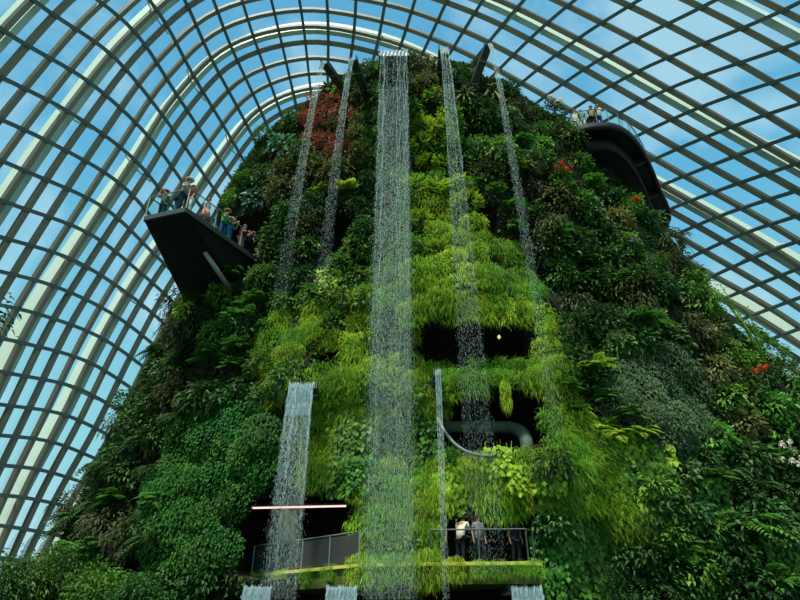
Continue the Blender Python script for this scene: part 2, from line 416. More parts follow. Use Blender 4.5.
def strips(P, D, Ln, Wd, seg=4, grav=1.0, r=None):
    """thin hanging or arching blades"""
    P = np.asarray(P, float); D = unit(np.asarray(D, float)); m = len(P)
    Ln = np.broadcast_to(np.asarray(Ln, float), (m,)); Wd = np.broadcast_to(np.asarray(Wd, float), (m,))
    a = rng.uniform(0, 2 * PI, m)
    V = np.zeros((m, (seg + 1) * 2, 3)); pos = P.copy(); d = D.copy()
    side = np.stack([np.cos(a) * 1.0, np.sin(a) * .5, 0 * a], axis=1)
    for i in range(seg + 1):
        w = Wd * (1 - .85 * (i / seg) ** 1.5)
        V[:, 2 * i] = pos - side * w[:, None] / 2; V[:, 2 * i + 1] = pos + side * w[:, None] / 2
        pos = pos + d * (Ln / seg)[:, None]
        d = unit(d + np.array((0, 0, -grav)) / seg * 2 + rng.normal(0, .1, (m, 3)))
    f = np.array([(2 * i, 2 * i + 1, 2 * i + 3, 2 * i + 2) for i in range(seg)])
    F = (f[None] + (seg + 1) * 2 * np.arange(m)[:, None, None]).reshape(-1, 4)
    return V.reshape(-1, 3), F
def sphere_dirs(m, outward=.1):
    v = unit(rng.normal(0, 1, (4 * m, 3))); v = v[(v[:, 1] < outward)][:m]   # local -Y faces away from the wall
    return v
def cat(*vf):
    V, F, n = [], [], 0
    for v, f in vf: V.append(v); F.append(f + n); n += len(v)
    return np.vstack(V), np.vstack(F)

def t_shrub(m=300, r=.75, ln=.22, wd=.11, droop=.35, squash=.8):
    c = sphere_dirs(m, .15); R = r * (1 + .22 * np.sin(4 * c[:, :1] + 1.3) * np.sin(5 * c[:, 2:] + .4)) * rng.uniform(.55, 1.05, (m, 1))
    P = c * R * np.array((1, .95, squash))
    D = c + rng.normal(0, .45, (m, 3)) + np.array((0, -.2, -.15))
    U = np.array((0, -.5, 1.)) + rng.normal(0, .35, (m, 3))
    return leaves(P, D, U, ln * rng.uniform(.6, 1.3, m), wd * rng.uniform(.7, 1.3, m), droop=droop)
def t_feather(m=150):                                  # airy mound of little sprays
    out = []
    c = sphere_dirs(m, .1); P0 = c * rng.uniform(.35, .8, (m, 1)) * np.array((1, .7, .85))
    for p, d in zip(P0, c):
        d = unit(d + rng.normal(0, .3, 3) + np.array((0, -.1, .25)))
        k = 9; t = np.linspace(.1, 1, k)[:, None]; L_ = rng.uniform(.2, .34)
        Q = p + d * t * L_ - np.array((0, 0, .35)) * (t * L_) ** 2
        s = unit(np.cross(d, (0, 0, 1)))
        for sg in (-1, 1):
            out.append(diamonds(Q, d * .6 + sg * s + rng.normal(0, .12, (k, 3)), np.array((0, -.3, 1.)) + 0 * Q, .1 * (1.15 - t[:, 0] * .7), .04))
    return cat(*out)
def frond(p, d, L_, np_=13, w=.3, droop=.8):
    t = np.linspace(.08, 1, np_)[:, None]; d = unit(np.asarray(d, float))
    Q = p + d * t * L_ - np.array((0, 0, droop)) * L_ * t ** 2.2 * .55
    T = np.gradient(Q, axis=0); s = unit(np.cross(d, (0, 0, 1)))
    pl = w * np.sin(np.clip(t[:, 0] * 1.05, 0, 1) * PI) ** .6 * (1.1 - .55 * t[:, 0]) + .03
    out = []
    for sg in (-1, 1):
        out.append(diamonds(Q, sg * s + unit(T) * .45 + np.array((0, 0, -.15)), np.array((0, -.2, 1.)) + 0 * Q, pl, .075 * L_))
    out.append(strips(np.array([p]), np.array([d]), L_, .02, 4, droop * .4))
    return cat(*out)
def t_fern(nf_=11, L0=.95, droop=.9, w=.3):
    fs = []
    for i in range(nf_):
        a = -PI * (i + .5) / nf_ + rng.normal(0, .15); el = rng.uniform(.1, 1.0)
        d = (math.cos(a) * math.cos(el), math.sin(a) * math.cos(el) - .15, math.sin(el))
        fs.append(frond(np.zeros(3), d, L0 * rng.uniform(.75, 1.15), w=w * L0, droop=droop))
    return fs
def t_moss(m=620, w=1.5, h=1.4, ln=.55):
    x = rng.uniform(-w / 2, w / 2, m); z = rng.uniform(-h / 2, h / 2, m)
    k = np.clip(1 - (np.abs(x) / (w / 2)) ** 2.5 * .8, 0, 1); z *= (.5 + .5 * k)
    P = np.stack([x, -.25 * k - rng.uniform(0, .12, m) + .05, z], axis=1)
    D = np.stack([rng.normal(0, .3, m), -np.ones(m) * rng.uniform(.3, 1, m), rng.normal(.25, .4, m)], axis=1)
    return strips(P, D, ln * rng.uniform(.3, 1.15, m), rng.uniform(.014, .034, m), 4, 1.6)
def t_grass(m=420, w=1.4, ln=.7):
    x = rng.uniform(-w / 2, w / 2, m); z = rng.uniform(-.45, .45, m)
    P = np.stack([x, rng.uniform(-.2, .05, m), z], axis=1)
    D = np.stack([rng.normal(.25, .35, m), -rng.uniform(.3, .9, m), rng.uniform(.2, 1.0, m)], axis=1)
    return strips(P, D, ln * rng.uniform(.5, 1.2, m), rng.uniform(.018, .04, m), 5, 1.0)
def t_creeper(m=820, w=1.9, h=1.8, ln=.125, bulge=.35):
    x = rng.uniform(-1, 1, m); z = rng.uniform(-1, 1, m); ok = x * x + z * z < .97; x, z = x[ok], z[ok]; k = 1 - x * x - z * z
    P = np.stack([x * w / 2, -.12 - bulge * k + rng.normal(0, .04, len(x)), z * h / 2], axis=1)
    D = np.stack([rng.normal(0, .5, len(x)), -.45 + rng.normal(0, .2, len(x)), -.8 + rng.normal(0, .3, len(x))], axis=1)
    U = np.stack([rng.normal(0, .25, len(x)), -1 + 0 * x, .6 + rng.normal(0, .3, len(x))], axis=1)
    return leaves(P, D, U, ln * rng.uniform(.7, 1.3, len(x)), ln * .62 * rng.uniform(.8, 1.2, len(x)), .12, .2)
def t_heart(m=190, w=1.2, h=1.6, ln=.2):
    x = rng.uniform(-1, 1, m) * w / 2; z = rng.uniform(-1, 1, m) * h / 2
    P = np.stack([x, -.2 - rng.uniform(0, .25, m), z], axis=1)
    D = np.stack([rng.normal(0, .35, m), -.35 + 0 * x, -1 + 0 * x], axis=1); U = np.stack([rng.normal(0, .3, m), -1 + 0 * x, .5 + 0 * x], axis=1)
    Lf = ln * rng.uniform(.6, 1.2, m); V, F = leaves(P, D, U, Lf, Lf * .95, .1, .1)
    st = strips(P[::3] + np.array((0, .2, .3)), np.tile(np.array((0, -.3, -1.)), (len(P[::3]), 1)), .6, .02, 3, .5)
    st3 = np.vstack([st[1][:, [0, 1, 2]], st[1][:, [0, 2, 3]]])
    return cat((V, F), (st[0], st3))
def t_rosette(m=16, L0=.75, wd=.13):
    a = rng.uniform(0, 2 * PI, m); el = rng.uniform(.15, 1.1, m)
    D = np.stack([np.cos(a) * np.cos(el), -np.sin(el) * .8 - .1, np.sin(a) * np.cos(el) * .8 + .25], axis=1)
    return leaves(np.zeros((m, 3)), D, np.array((0, -.6, 1.)) + 0 * D, L0 * rng.uniform(.7, 1.2, m), wd * rng.uniform(.9, 1.3, m), .2, .55)

def lump_flower(c, r, m=26):
    v = unit(rng.normal(0, 1, (m, 3))); return leaves(np.asarray(c) + v * r * .2, v, np.array((0, -.4, 1.)) + 0 * v, r * 1.1, r * .6, .15, .2)

# ------------------------------------------------------------------ plant kinds: name, category, phrase, material, mesh makers
KIND = {
 'dark_shrub': ('leafy_shrub', 'shrub', 'dark green leafy shrub', 'dark', lambda: t_shrub(300, .8, .22, .11)),
 'green_shrub': ('leafy_shrub', 'shrub', 'mid green leafy shrub', 'mid', lambda: t_shrub(320, .75, .2, .1)),
 'olive_shrub': ('leafy_shrub', 'shrub', 'olive brown leafy shrub', 'olive', lambda: t_shrub(280, .75, .22, .1)),
 'lime_shrub': ('feathery_shrub', 'shrub', 'lime green feathery shrub', 'lime', lambda: t_feather(150)),
 'red_shrub': ('russet_shrub', 'shrub', 'rust red leafy shrub', 'red', lambda: t_shrub(340, .8, .17, .07)),
 'bronze_shrub': ('bronze_shrub', 'shrub', 'bronze drooping shrub', 'bronze', lambda: t_shrub(300, .8, .24, .08, .8)),
 'blue_plant': ('broadleaf_plant', 'plant', 'bluish broad leaved plant', 'blue', lambda: t_shrub(70, .7, .42, .24, .4)),
 'yellow_plant': ('broadleaf_plant', 'plant', 'yellow green broad leaved plant', 'lime', lambda: t_shrub(90, .65, .34, .2, .4)),
 'rosette': ('rosette_plant', 'plant', 'strap leaved rosette plant', 'olive', lambda: t_rosette(26, .85, .16)),
 'fern': ('fern', 'fern', 'arching green fern', 'fern', lambda: t_fern(12, .95)),
 'lime_fern': ('fern', 'fern', 'bright lime fern', 'lime', lambda: t_fern(11, .95)),
 'dark_fern': ('fern', 'fern', 'dark drooping fern', 'dfern', lambda: t_fern(13, 1.0, 1.5, .22)),
 'moss': ('moss_curtain', 'moss', 'lime hanging moss curtain', 'moss', lambda: t_moss()),
 'green_moss': ('moss_curtain', 'moss', 'soft green moss curtain', 'mossg', lambda: t_moss(620, 1.5, 1.3, .5)),
 'grass': ('grass_tuft', 'grass', 'bright green arching grass tuft', 'mossg', lambda: t_grass()),
 'lime_grass': ('grass_tuft', 'grass', 'lime yellow arching grass tuft', 'moss', lambda: t_grass()),
 'creeper': ('creeper_mat', 'creeper', 'bright green creeper patch', 'creeper', lambda: t_creeper()),
 'dark_creeper': ('creeper_mat', 'creeper', 'grey green creeper patch', 'dcreeper', lambda: t_creeper(900, 1.9, 1.8, .105, .4)),
 'heart_vine': ('heart_leaf_vine', 'vine', 'glossy heart leaved vine', 'heart', lambda: t_heart()),
 'lime_vine': ('broadleaf_vine', 'vine', 'yellow green climbing vine', 'lime', lambda: t_heart(150, 1.3, 1.3, .21)),
}
PROTO = {k: ([[mesh('frond', *f, LM[v[3]]) for f in v[4]()] for _ in range(2)] if 'fern' in k else [mesh(v[0], *v[4](), LM[v[3]]) for _ in range(2)]) for k, v in KIND.items()}
PLANTS = []
OFF = {'moss': .05, 'green_moss': .05, 'grass': .05, 'lime_grass': .05, 'creeper': .1, 'dark_creeper': .15, 'heart_vine': .1, 'lime_vine': .1}
def plant(kind, p, nrm, sc=1.0, jitter=True, px=None):
    pr = random.choice(PROTO[kind])
    o = link(KIND[kind][0], None if isinstance(pr, list) else pr)
    if isinstance(pr, list):
        for f in pr: link('frond', f, o)
    n = np.array(nrm); az = math.atan2(n[0], -n[1])
    o.location = p + n * OFF.get(kind, .22)
    tilt = random.uniform(-.15, .15) if jitter else 0
    o.rotation_euler = (random.uniform(-.1, .25) + max(0, n[2]) * .5, tilt, az + random.uniform(-.25, .25))
    s = sc * random.uniform(.85, 1.15); o.scale = (s * random.choice((-1, 1)) if kind not in ('moss',) else s, s, s * random.uniform(.9, 1.1))
    PLANTS.append((o, kind)); return o
# zones: picture polygon, {kind: weight}, spacing in px, scale, where-phrase
ZONES = [
 ([(214, 206), (226, 165), (252, 132), (292, 92), (322, 74), (326, 96), (296, 118), (262, 160), (244, 206)], {'dark_shrub': 3, 'green_shrub': 1.5, 'olive_shrub': 1}, 20, .95, 'on the left shoulder near the summit'),
 ([(305, 100), (362, 104), (358, 150), (345, 175), (312, 170)], {'red_shrub': 2, 'olive_shrub': .6}, 15, .8, 'behind the two thin left waterfalls'),
 ([(322, 74), (378, 58), (378, 104), (330, 98)], {'green_shrub': 2, 'dark_shrub': 1, 'rosette': 1}, 18, .85, 'on the summit left of the broad waterfall'),
 ([(242, 190), (262, 160), (300, 116), (312, 172), (330, 210), (300, 246), (282, 250)], {'dark_shrub': 2, 'bronze_shrub': 1.4, 'olive_shrub': 1.4, 'blue_plant': 1}, 23, 1.0, 'above and right of the angular platform'),
 ([(312, 172), (345, 175), (370, 110), (372, 240), (352, 215), (330, 210)], {'dark_shrub': 2, 'olive_shrub': 1, 'lime_fern': .7}, 22, .9, 'high up left of the broad waterfall'),
 ([(262, 252), (300, 246), (372, 245), (372, 305), (280, 305)], {'green_shrub': 3, 'dark_shrub': 1.5, 'lime_vine': .6}, 23, .95, 'below the small dark hollow'),
 ([(272, 305), (372, 300), (372, 400), (320, 395), (272, 400)], {'moss': 3, 'lime_grass': 1, 'green_moss': 1.3, 'green_shrub': .6, 'dark_shrub': .5}, 20, .95, 'left of the broad waterfall halfway up'),
 ([(412, 58), (444, 58), (446, 100), (412, 96)], {'olive_shrub': 2, 'dark_shrub': 1}, 18, .85, 'on the summit right of the broad waterfall'),
 ([(412, 96), (448, 100), (452, 200), (412, 200)], {'lime_shrub': 3, 'green_shrub': 1}, 19, .85, 'high up right of the broad waterfall'),
 ([(452, 60), (505, 74), (512, 112), (456, 112)], {'rosette': 2.2, 'dark_shrub': 1}, 18, .95, 'below the right water spout'),
 ([(452, 112), (516, 112), (530, 150), (500, 190), (452, 196)], {'green_shrub': 2, 'dark_shrub': 2, 'fern': .7}, 22, 1.0, 'high between the two right waterfalls'),
 ([(414, 192), (472, 190), (478, 314), (414, 316)], {'moss': 4, 'lime_shrub': .7}, 19, .95, 'on the bright face right of the broad waterfall'),
 ([(478, 244), (524, 246), (530, 300), (480, 300)], {'green_moss': 1}, 20, .95, 'on the bulge between the right waterfalls'),
 ([(480, 298), (534, 298), (560, 350), (560, 400), (540, 390), (534, 325), (480, 314)], {'moss': 1}, 18, .9, 'fringing the wide dark cave'),
 ([(482, 172), (545, 160), (552, 250), (524, 246), (500, 240)], {'dark_shrub': 1.5, 'bronze_shrub': 1.5, 'lime_fern': .5, 'fern': .7}, 23, 1.0, 'around the thin right waterfall halfway up'),
 ([(508, 76), (545, 86), (572, 112), (574, 132), (540, 140), (514, 110)], {'dark_shrub': 2, 'bronze_shrub': 1, 'green_shrub': 1}, 19, .9, 'on the right shoulder beside the curved balcony'),
 ([(535, 138), (568, 138), (598, 176), (630, 208), (600, 215), (545, 190)], {'green_shrub': 3, 'fern': .5, 'dark_shrub': 1.3}, 21, 1.0, 'under the curved balcony'),
 ([(550, 190), (600, 215), (632, 212), (664, 236), (684, 262), (690, 290), (620, 300), (552, 280)], {'dark_shrub': 2.4, 'fern': .5, 'bronze_shrub': .5, 'green_shrub': 1, 'olive_shrub': .6}, 23, 1.05, 'on the upper right slope'),
 ([(552, 280), (690, 290), (700, 340), (600, 352), (560, 350)], {'dark_fern': .7, 'fern': .6, 'dark_shrub': 1.8, 'bronze_shrub': .5, 'green_shrub': .9}, 23, 1.05, 'on the middle right slope'),
 ([(600, 352), (640, 345), (695, 385), (700, 452), (650, 446), (618, 410)], {'dark_creeper': 1}, 21, 1.0, 'on the dark creeper mound at right'),
 ([(690, 286), (714, 292), (738, 320), (770, 345), (800, 368), (800, 440), (705, 440), (700, 380)], {'green_shrub': 2.2, 'fern': .4, 'dark_shrub': 1.3, 'olive_shrub': .9}, 24, 1.1, 'on the far right slope under the glass'),
 ([(560, 350), (600, 352), (618, 410), (650, 446), (600, 440), (562, 420)], {'lime_fern': .8, 'dark_shrub': 1.6, 'fern': 1}, 23, 1.0, 'left of the creeper mound'),
 ([(556, 420), (590, 425), (612, 470), (644, 530), (604, 545), (572, 510)], {'lime_grass': 1.3, 'grass': 1.3}, 15, .95, 'on the bright grassy slope'),
 ([(600, 440), (650, 450), (668, 500), (655, 525), (635, 515), (612, 470)], {'lime_vine': 1.5, 'heart_vine': 1.2}, 21, .9, 'right of the bright grassy slope'),
 ([(650, 472), (700, 455), (800, 440), (800, 600), (660, 600), (640, 530)], {'dark_fern': 1, 'dark_shrub': 3, 'fern': .4, 'heart_vine': .3, 'green_shrub': .5}, 26, 1.1, 'in the lower right corner'),
 ([(548, 525), (600, 530), (608, 600), (540, 600)], {'heart_vine': 1}, 20, .85, 'beside the right end of the walkway'),
 ([(600, 556), (650, 546), (660, 600), (608, 600)], {'dark_fern': 1, 'dark_shrub': 1}, 24, 1.0, 'below the bright grassy slope'),
 ([(414, 366), (448, 366), (450, 410), (414, 410)], {'moss': 1}, 16, .8, 'beside the thin jet of water'),
 ([(448, 367), (548, 367), (556, 384), (448, 386)], {'green_moss': 2, 'grass': 1}, 15, .75, 'on the ledge under the wide dark cave'),
 ([(426, 410), (455, 408), (458, 470), (426, 474)], {'heart_vine': 1}, 19, .8, 'beside the thin jet of water'),
 ([(418, 470), (450, 466), (480, 470), (484, 500), (440, 500), (424, 540)], {'moss': 2, 'lime_vine': 1}, 18, .8, 'above the right walkway opening'),
 ([(488, 462), (548, 458), (552, 508), (490, 508)], {'moss': 2, 'lime_vine': 1.4, 'dark_shrub': .5}, 18, .8, 'under the right end of the grey pipe'),
 ([(548, 446), (560, 442), (572, 515), (548, 524)], {'green_moss': 1, 'dark_shrub': 1}, 19, .85, 'left of the bright grassy slope'),
 ([(338, 428), (368, 428), (368, 480), (332, 478)], {'heart_vine': 1}, 18, .8, 'above the walkway left of the broad waterfall'),
 ([(300, 395), (368, 395), (368, 428), (335, 430), (330, 478), (306, 478)], {'moss': 2, 'lime_grass': .6}, 17, .8, 'right of the slanting lower waterfall'),
 ([(342, 490), (372, 490), (372, 600), (352, 600)], {'moss': 1}, 15, .7, 'along the broad waterfall\'s lower left edge'),
 ([(372, 250), (412, 250), (412, 600), (372, 600)], {'moss': 1, 'green_moss': 1.4, 'green_shrub': .5}, 22, .9, 'behind the broad waterfall\'s lower half'),
 ([(374, 62), (410, 62), (412, 250), (374, 250)], {'dark_shrub': 1, 'green_shrub': 1}, 24, .9, 'behind the broad waterfall\'s upper half'),
 ([(412, 540), (436, 540), (436, 600), (412, 600)], {'moss': 1}, 15, .7, 'left of the right walkway opening'),
 ([(245, 400), (276, 400), (270, 470), (246, 490), (226, 555), (170, 580), (158, 560), (165, 470), (190, 420)], {'creeper': 1}, 20, 1.0, 'on the big bank left of the walkway'),
 ([(196, 300), (262, 258), (278, 300), (274, 400), (205, 408)], {'fern': 1.2, 'green_shrub': 1.4, 'dark_shrub': 1.4, 'creeper': .4}, 24, 1.05, 'below the angular platform'),
 ([(172, 302), (196, 300), (205, 408), (160, 440), (120, 420), (140, 345)], {'dark_shrub': 1.5, 'bronze_shrub': 1.3, 'dark_fern': 1}, 23, 1.05, 'on the slope left of the angular platform'),
 ([(118, 420), (160, 440), (165, 480), (158, 550), (110, 545), (72, 560), (60, 545), (88, 480), (106, 430)], {'dark_fern': 2, 'bronze_shrub': 1, 'fern': .6, 'dark_shrub': 1}, 24, 1.1, 'on the lower left slope by the glass'),
 ([(60, 560), (110, 552), (170, 580), (215, 575), (215, 600), (60, 600)], {'dark_shrub': 1, 'green_shrub': 1, 'creeper': .7}, 23, 1.0, 'at the foot of the left slope'),
]
def inside(poly, x, y):
    c = False; j = len(poly) - 1
    for i in range(len(poly)):
        if (poly[i][1] > y) != (poly[j][1] > y) and x < (poly[j][0] - poly[i][0]) * (y - poly[i][1]) / (poly[j][1] - poly[i][1]) + poly[i][0]: c = not c
        j = i
    return c
WHERE = {}
def zone_fill(zi, poly, mix, sp_, sc, where):
    xs = [p[0] for p in poly]; ys = [p[1] for p in poly]; pts = []
    cand = [(random.uniform(min(xs), max(xs)), random.uniform(min(ys), max(ys))) for _ in range(900)]
    for c in cand:
        if inside(poly, *c) and all(((c[0] - q[0]) ** 2 + (c[1] - q[1]) ** 2) > (sp_ * .86) ** 2 for q in pts): pts.append(c)
    ks, ws = list(mix), list(mix.values())
    for c in pts:
        p = hit(c[0], c[1], surf_y)
        if p is None: continue
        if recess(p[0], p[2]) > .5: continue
        k = random.choices(ks, ws)[0]
        o = plant(k, p, normal_at(p), sc)
        WHERE.setdefault((k, where), []).append((proj(p)[1], proj(p)[0], o))
for i, z in enumerate(ZONES): zone_fill(i, *z)
ORD = ['', 'second', 'third', 'fourth', 'fifth', 'sixth', 'seventh', 'eighth', 'ninth', 'tenth', 'eleventh', 'twelfth', 'thirteenth', 'fourteenth', 'fifteenth', 'sixteenth', 'seventeenth', 'eighteenth', 'nineteenth', 'twentieth']
for (k, where), lst in WHERE.items():
    lst.sort(key=lambda t: t[0]); n = len(lst)
    nm, ct, ph = KIND[k][:3]
    for i, (y, x, o) in enumerate(lst):
        if n == 1: q = ''
        elif i == 0: q = ', the highest'
        elif i == n - 1: q = ', the lowest'
        elif i < n / 2: q = ', %s from top' % ORD[i]
        else: q = ', %s from bottom' % ORD[n - 1 - i]
        tag(o, ph + ' ' + where + q, ct, {'shrub': 'shrubs on the planted mountain', 'fern': 'ferns on the planted mountain', 'moss': 'hanging moss on the planted mountain',
            'grass': 'grass tufts on the planted mountain', 'creeper': 'creeper patches on the planted mountain', 'vine': 'vines on the planted mountain', 'plant': 'broad leaved plants on the planted mountain'}[ct])

for o, k in PLANTS:
    if len(o['label'].split()) > 16: print('LONG', o['label'])
# uncountable small leaf cover between the plants
m = 110000
z = rng.uniform(.3, 34.4, m); u = rng.uniform(.01, .99, m)
xl, xr = np.interp(z, ZT, XL), np.interp(z, ZT, XR)
x = (xl + xr) / 2 - (xr - xl) / 2 * np.cos(u * PI)
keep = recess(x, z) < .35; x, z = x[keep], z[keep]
y, _ = surf_y(x, z)
P = np.stack([x, y + .05, z], axis=1); e_ = .2
gx = (base_y(x + e_, z)[0] - base_y(x - e_, z)[0]) / (2 * e_)
Nn = unit(np.stack([np.clip(gx, -3, 3), -1 + 0 * x, .1 + 0 * x], axis=1))
D = Nn * .6 + rng.normal(0, .5, P.shape) + np.array((0, 0, -.35))
V, F = leaves(P, D, Nn + np.array((0, 0, .6)), rng.uniform(.14, .34, len(P)), rng.uniform(.07, .15, len(P)))
g = link('leaf_cover', mesh('leaf_cover', V, F, LM['cover']))
tag(g, 'dense small dark leaves covering the planted mountain between the larger plants', 'foliage', kind='stuff')

# ------------------------------------------------------------------ falling water
def drops(P, ln, wd):
    """long thin tetrahedral drops pointing down"""
    m = len(P); a = rng.uniform(0, 2 * PI, m)
    V = np.zeros((m, 5, 3)); V[:, 0] = P + np.stack([0 * a, 0 * a, ln * .6], axis=1)
    for i in range(3):
        V[:, 1 + i] = P + np.stack([np.cos(a + i * 2.094) * wd, np.sin(a + i * 2.094) * wd, 0 * a], axis=1)
    V[:, 4] = P - np.stack([0 * a, 0 * a, ln * .4], axis=1)
    f = np.array([(0, 1, 2), (0, 2, 3), (0, 3, 1), (4, 2, 1), (4, 3, 2), (4, 1, 3)])
    return V.reshape(-1, 3), (f[None] + 5 * np.arange(m)[:, None, None]).reshape(-1, 3)
def waterfall(label, x0, x1, y0, z0, z1, w0, w1, nd, out=.5, sheet=.6, strands=14, mist=.35):
    t = thing('waterfall', label, 'waterfall', (x0, y0, z0), 0, 'waterfalls on the planted mountain')
    H = z0 - z1
    def path(s, xs):
        q = (s * H)
        jet = out * np.sqrt(np.clip(q, 0, None)) * .45
        return x0 + (x1 - x0) * np.minimum(1, np.sqrt(s) * .6 + s * .4) + xs * (w0 + (w1 - w0) * s), y0 - jet * .6, z0 - q
    # clear sheet sliding off the lip, with ripples
    nx, ns = 26, 16; V = []
    for j in range(ns):
        s = (j / (ns - 1)) ** 1.4 * sheet / H
        for i in range(nx):
            x = (i / (nx - 1) - .5)
            px_, py_, pz_ = path(s, x)
            V.append((px_, py_ + .03 * math.sin(i * 1.9 + j * .2) + .015 * math.sin(i * 4.1 + j), pz_))
    for j in range(ns):
        for i in range(nx):
            v = V[j * nx + i]; V.append((v[0], v[1] + .04, v[2]))
    F = [(j * nx + i, j * nx + i + 1, (j + 1) * nx + i + 1, (j + 1) * nx + i) for j in range(ns - 1) for i in range(nx - 1)]
    nn_ = nx * ns; F += [tuple(nn_ + i for i in f[::-1]) for f in F]
    part('water_sheet', (V, F), M['sheet'], t, True)
    # strands and drops
    def block(m, lo, hi, clus, wd, ln):
        st = rng.uniform(-.5, .5, strands); ed = np.concatenate([st, [-.48, -.44, .44, .48]])
        s = lo + (hi - lo) * rng.uniform(0, 1, m) ** (.9 if nd > 5000 else 1.35)
        pick = ed[rng.integers(0, len(ed), m)]
        fade = np.clip(s * 1.3, 0, 1)
        xs = np.where(rng.uniform(0, 1, m) < clus * (1 - .7 * fade), pick + .02 * np.sin(s * 60 + pick * 30), rng.uniform(-.5, .5, m) + rng.normal(0, .09, m) * fade)
        x, y, z = path(s, xs)
        y = y + rng.normal(0, .05, m) + rng.normal(0, .2, m) * s
        P = np.stack([x, y, z], axis=1)
        return drops(P, ln * rng.uniform(.5, 1.5, m) * (1 - .45 * s), wd * rng.uniform(.5, 1.4, m) * (1 - .35 * s))
    part('droplets', block(int(nd * 3.4), 0, 1, .75, .0050, .12), M['water'], t)['kind'] = 'stuff'
    part('spray', block(int(nd * mist * 7), .12, 1, .1, .0058, .05), M['spray'], t)['kind'] = 'stuff'
    return t
def spout(tip, root, w, label, flat=False):
    t = thing('water_spout', label, 'water spout', tuple(root), 0, 'steel water spouts on the mountain')
    tip, root = np.array(tip, float), np.array(root, float); d = tip - root; d /= np.linalg.norm(d)
    s = np.cross(d, (0, 0, 1.)); s /= np.linalg.norm(s); u = np.cross(s, d)
    part('channel_floor', bar(root - d * .8, tip, w, .06), M['dark_steel'], t)
    for sg in (-1, 1):
        part('channel_side', bar(root - d * .8 + s * sg * w / 2 + u * .12, tip + s * sg * w / 2 + u * .12, .05, .3), M['dark_steel'], t)
    for q in (.25, .7):
        c = root + (tip - root) * q - u * .06
        part('cross_brace', bar(c - s * w / 2, c + s * w / 2, .07, .07), M['grey_steel'], t)
    return t
def on_wall(x, z, off=0.0): return np.array((x, float(surf_y(np.float64(x), np.float64(z))[0]) - off, z))
FY = 20.2
def top(px, py, Y=FY): return at(px, py, Y)
a = top(394, 50); b = top(389, 600, FY - .5)
spout(a + (0, .25, -.08), on_wall(a[0], a[2] - .6), 1.55, 'wide flat steel spout at the head of the broad central waterfall')
waterfall('broad central waterfall, widest of all, falling past the whole mountain face', a[0], b[0], a[1], a[2], b[2], 1.45, 1.5, 8000, .5, .55, 22, .8)
for (tx, ty, rx_, ry_, bx_, by_, w0, w1, n_, lab, sl) in (
    (324, 64, 347, 96, 281, 300, .22, .5, 800, 'leftmost thin waterfall, starting on the summit left of the red shrubs', 'leftmost dark steel spout on the summit'),
    (353, 60, 367, 98, 322, 290, .22, .5, 800, 'second thin waterfall from the left, crossing the red shrubs', 'second dark steel spout from the left, beside the broad waterfall'),
    (444, 49, 441, 78, 487, 575, .42, 1.1, 2200, 'tall waterfall just right of the broad central one, second widest', 'short steel spout just right of the broad waterfall'),
    (489, 45, 470, 96, 556, 440, .2, .5, 1000, 'rightmost thin waterfall, leaning out from the long right spout', 'long dark steel spout rising to the right on the summit')):
    p = top(tx, ty); z_ = p[2] - 1.2
    r_ = hit(rx_, ry_, surf_y)
    spout(p, r_ if r_ is not None else on_wall(p[0], p[2] - 1), .34 if w0 < .4 else .5, sl)
    q = top(bx_, by_, FY - .3)
    waterfall('%s' % lab, p[0] + (.02 if tx > 480 else -.02), q[0], p[1] - .05, p[2], q[2], w0, w1, n_, .5, .5, 6, .5)
p = top(302, 384, 20.6); q = top(280, 600, 20.2)
waterfall('slanting lower waterfall sliding from a lip above the left walkway railing', p[0], q[0], p[1], p[2], q[2], .92, 1.0, 2600, .9, 1.3, 12, .45)
spout(p + (0, .2, -.06), on_wall(p[0], p[2] - .3) + (0, .3, 0), 1.0, 'flat steel lip hidden in moss feeding the slanting lower waterfall')
p = top(438, 371, 20.4); q = top(446, 600, 20.1)
waterfall('thin straight jet falling from the mossy ledge right of the broad waterfall', p[0], q[0], p[1], p[2], q[2], .2, .2, 600, .4, 1.4, 5, .3)
spout(p + (0, .2, -.06), on_wall(p[0], p[2] - .2) + (0, .3, 0), .28, 'small steel lip on the mossy ledge feeding the thin jet')
for px_, lab in ((258, 'low weir of water under the left end of the walkway'), (342, 'low weir of water under the walkway beside the broad waterfall'), (526, 'low weir of water under the right end of the walkway')):
    p = top(px_, 587, 20.3 if px_ > 300 else 22.2)
    waterfall(lab, p[0], p[0], p[1], p[2], .2, .95, 1.0, 900, .9, 1.0, 12, .3)
    spout(p + (0, .2, -.06), p + (0, 1.9, -.05), 1.02, 'flat steel weir lip ' + lab.replace('low weir of water ', ''))

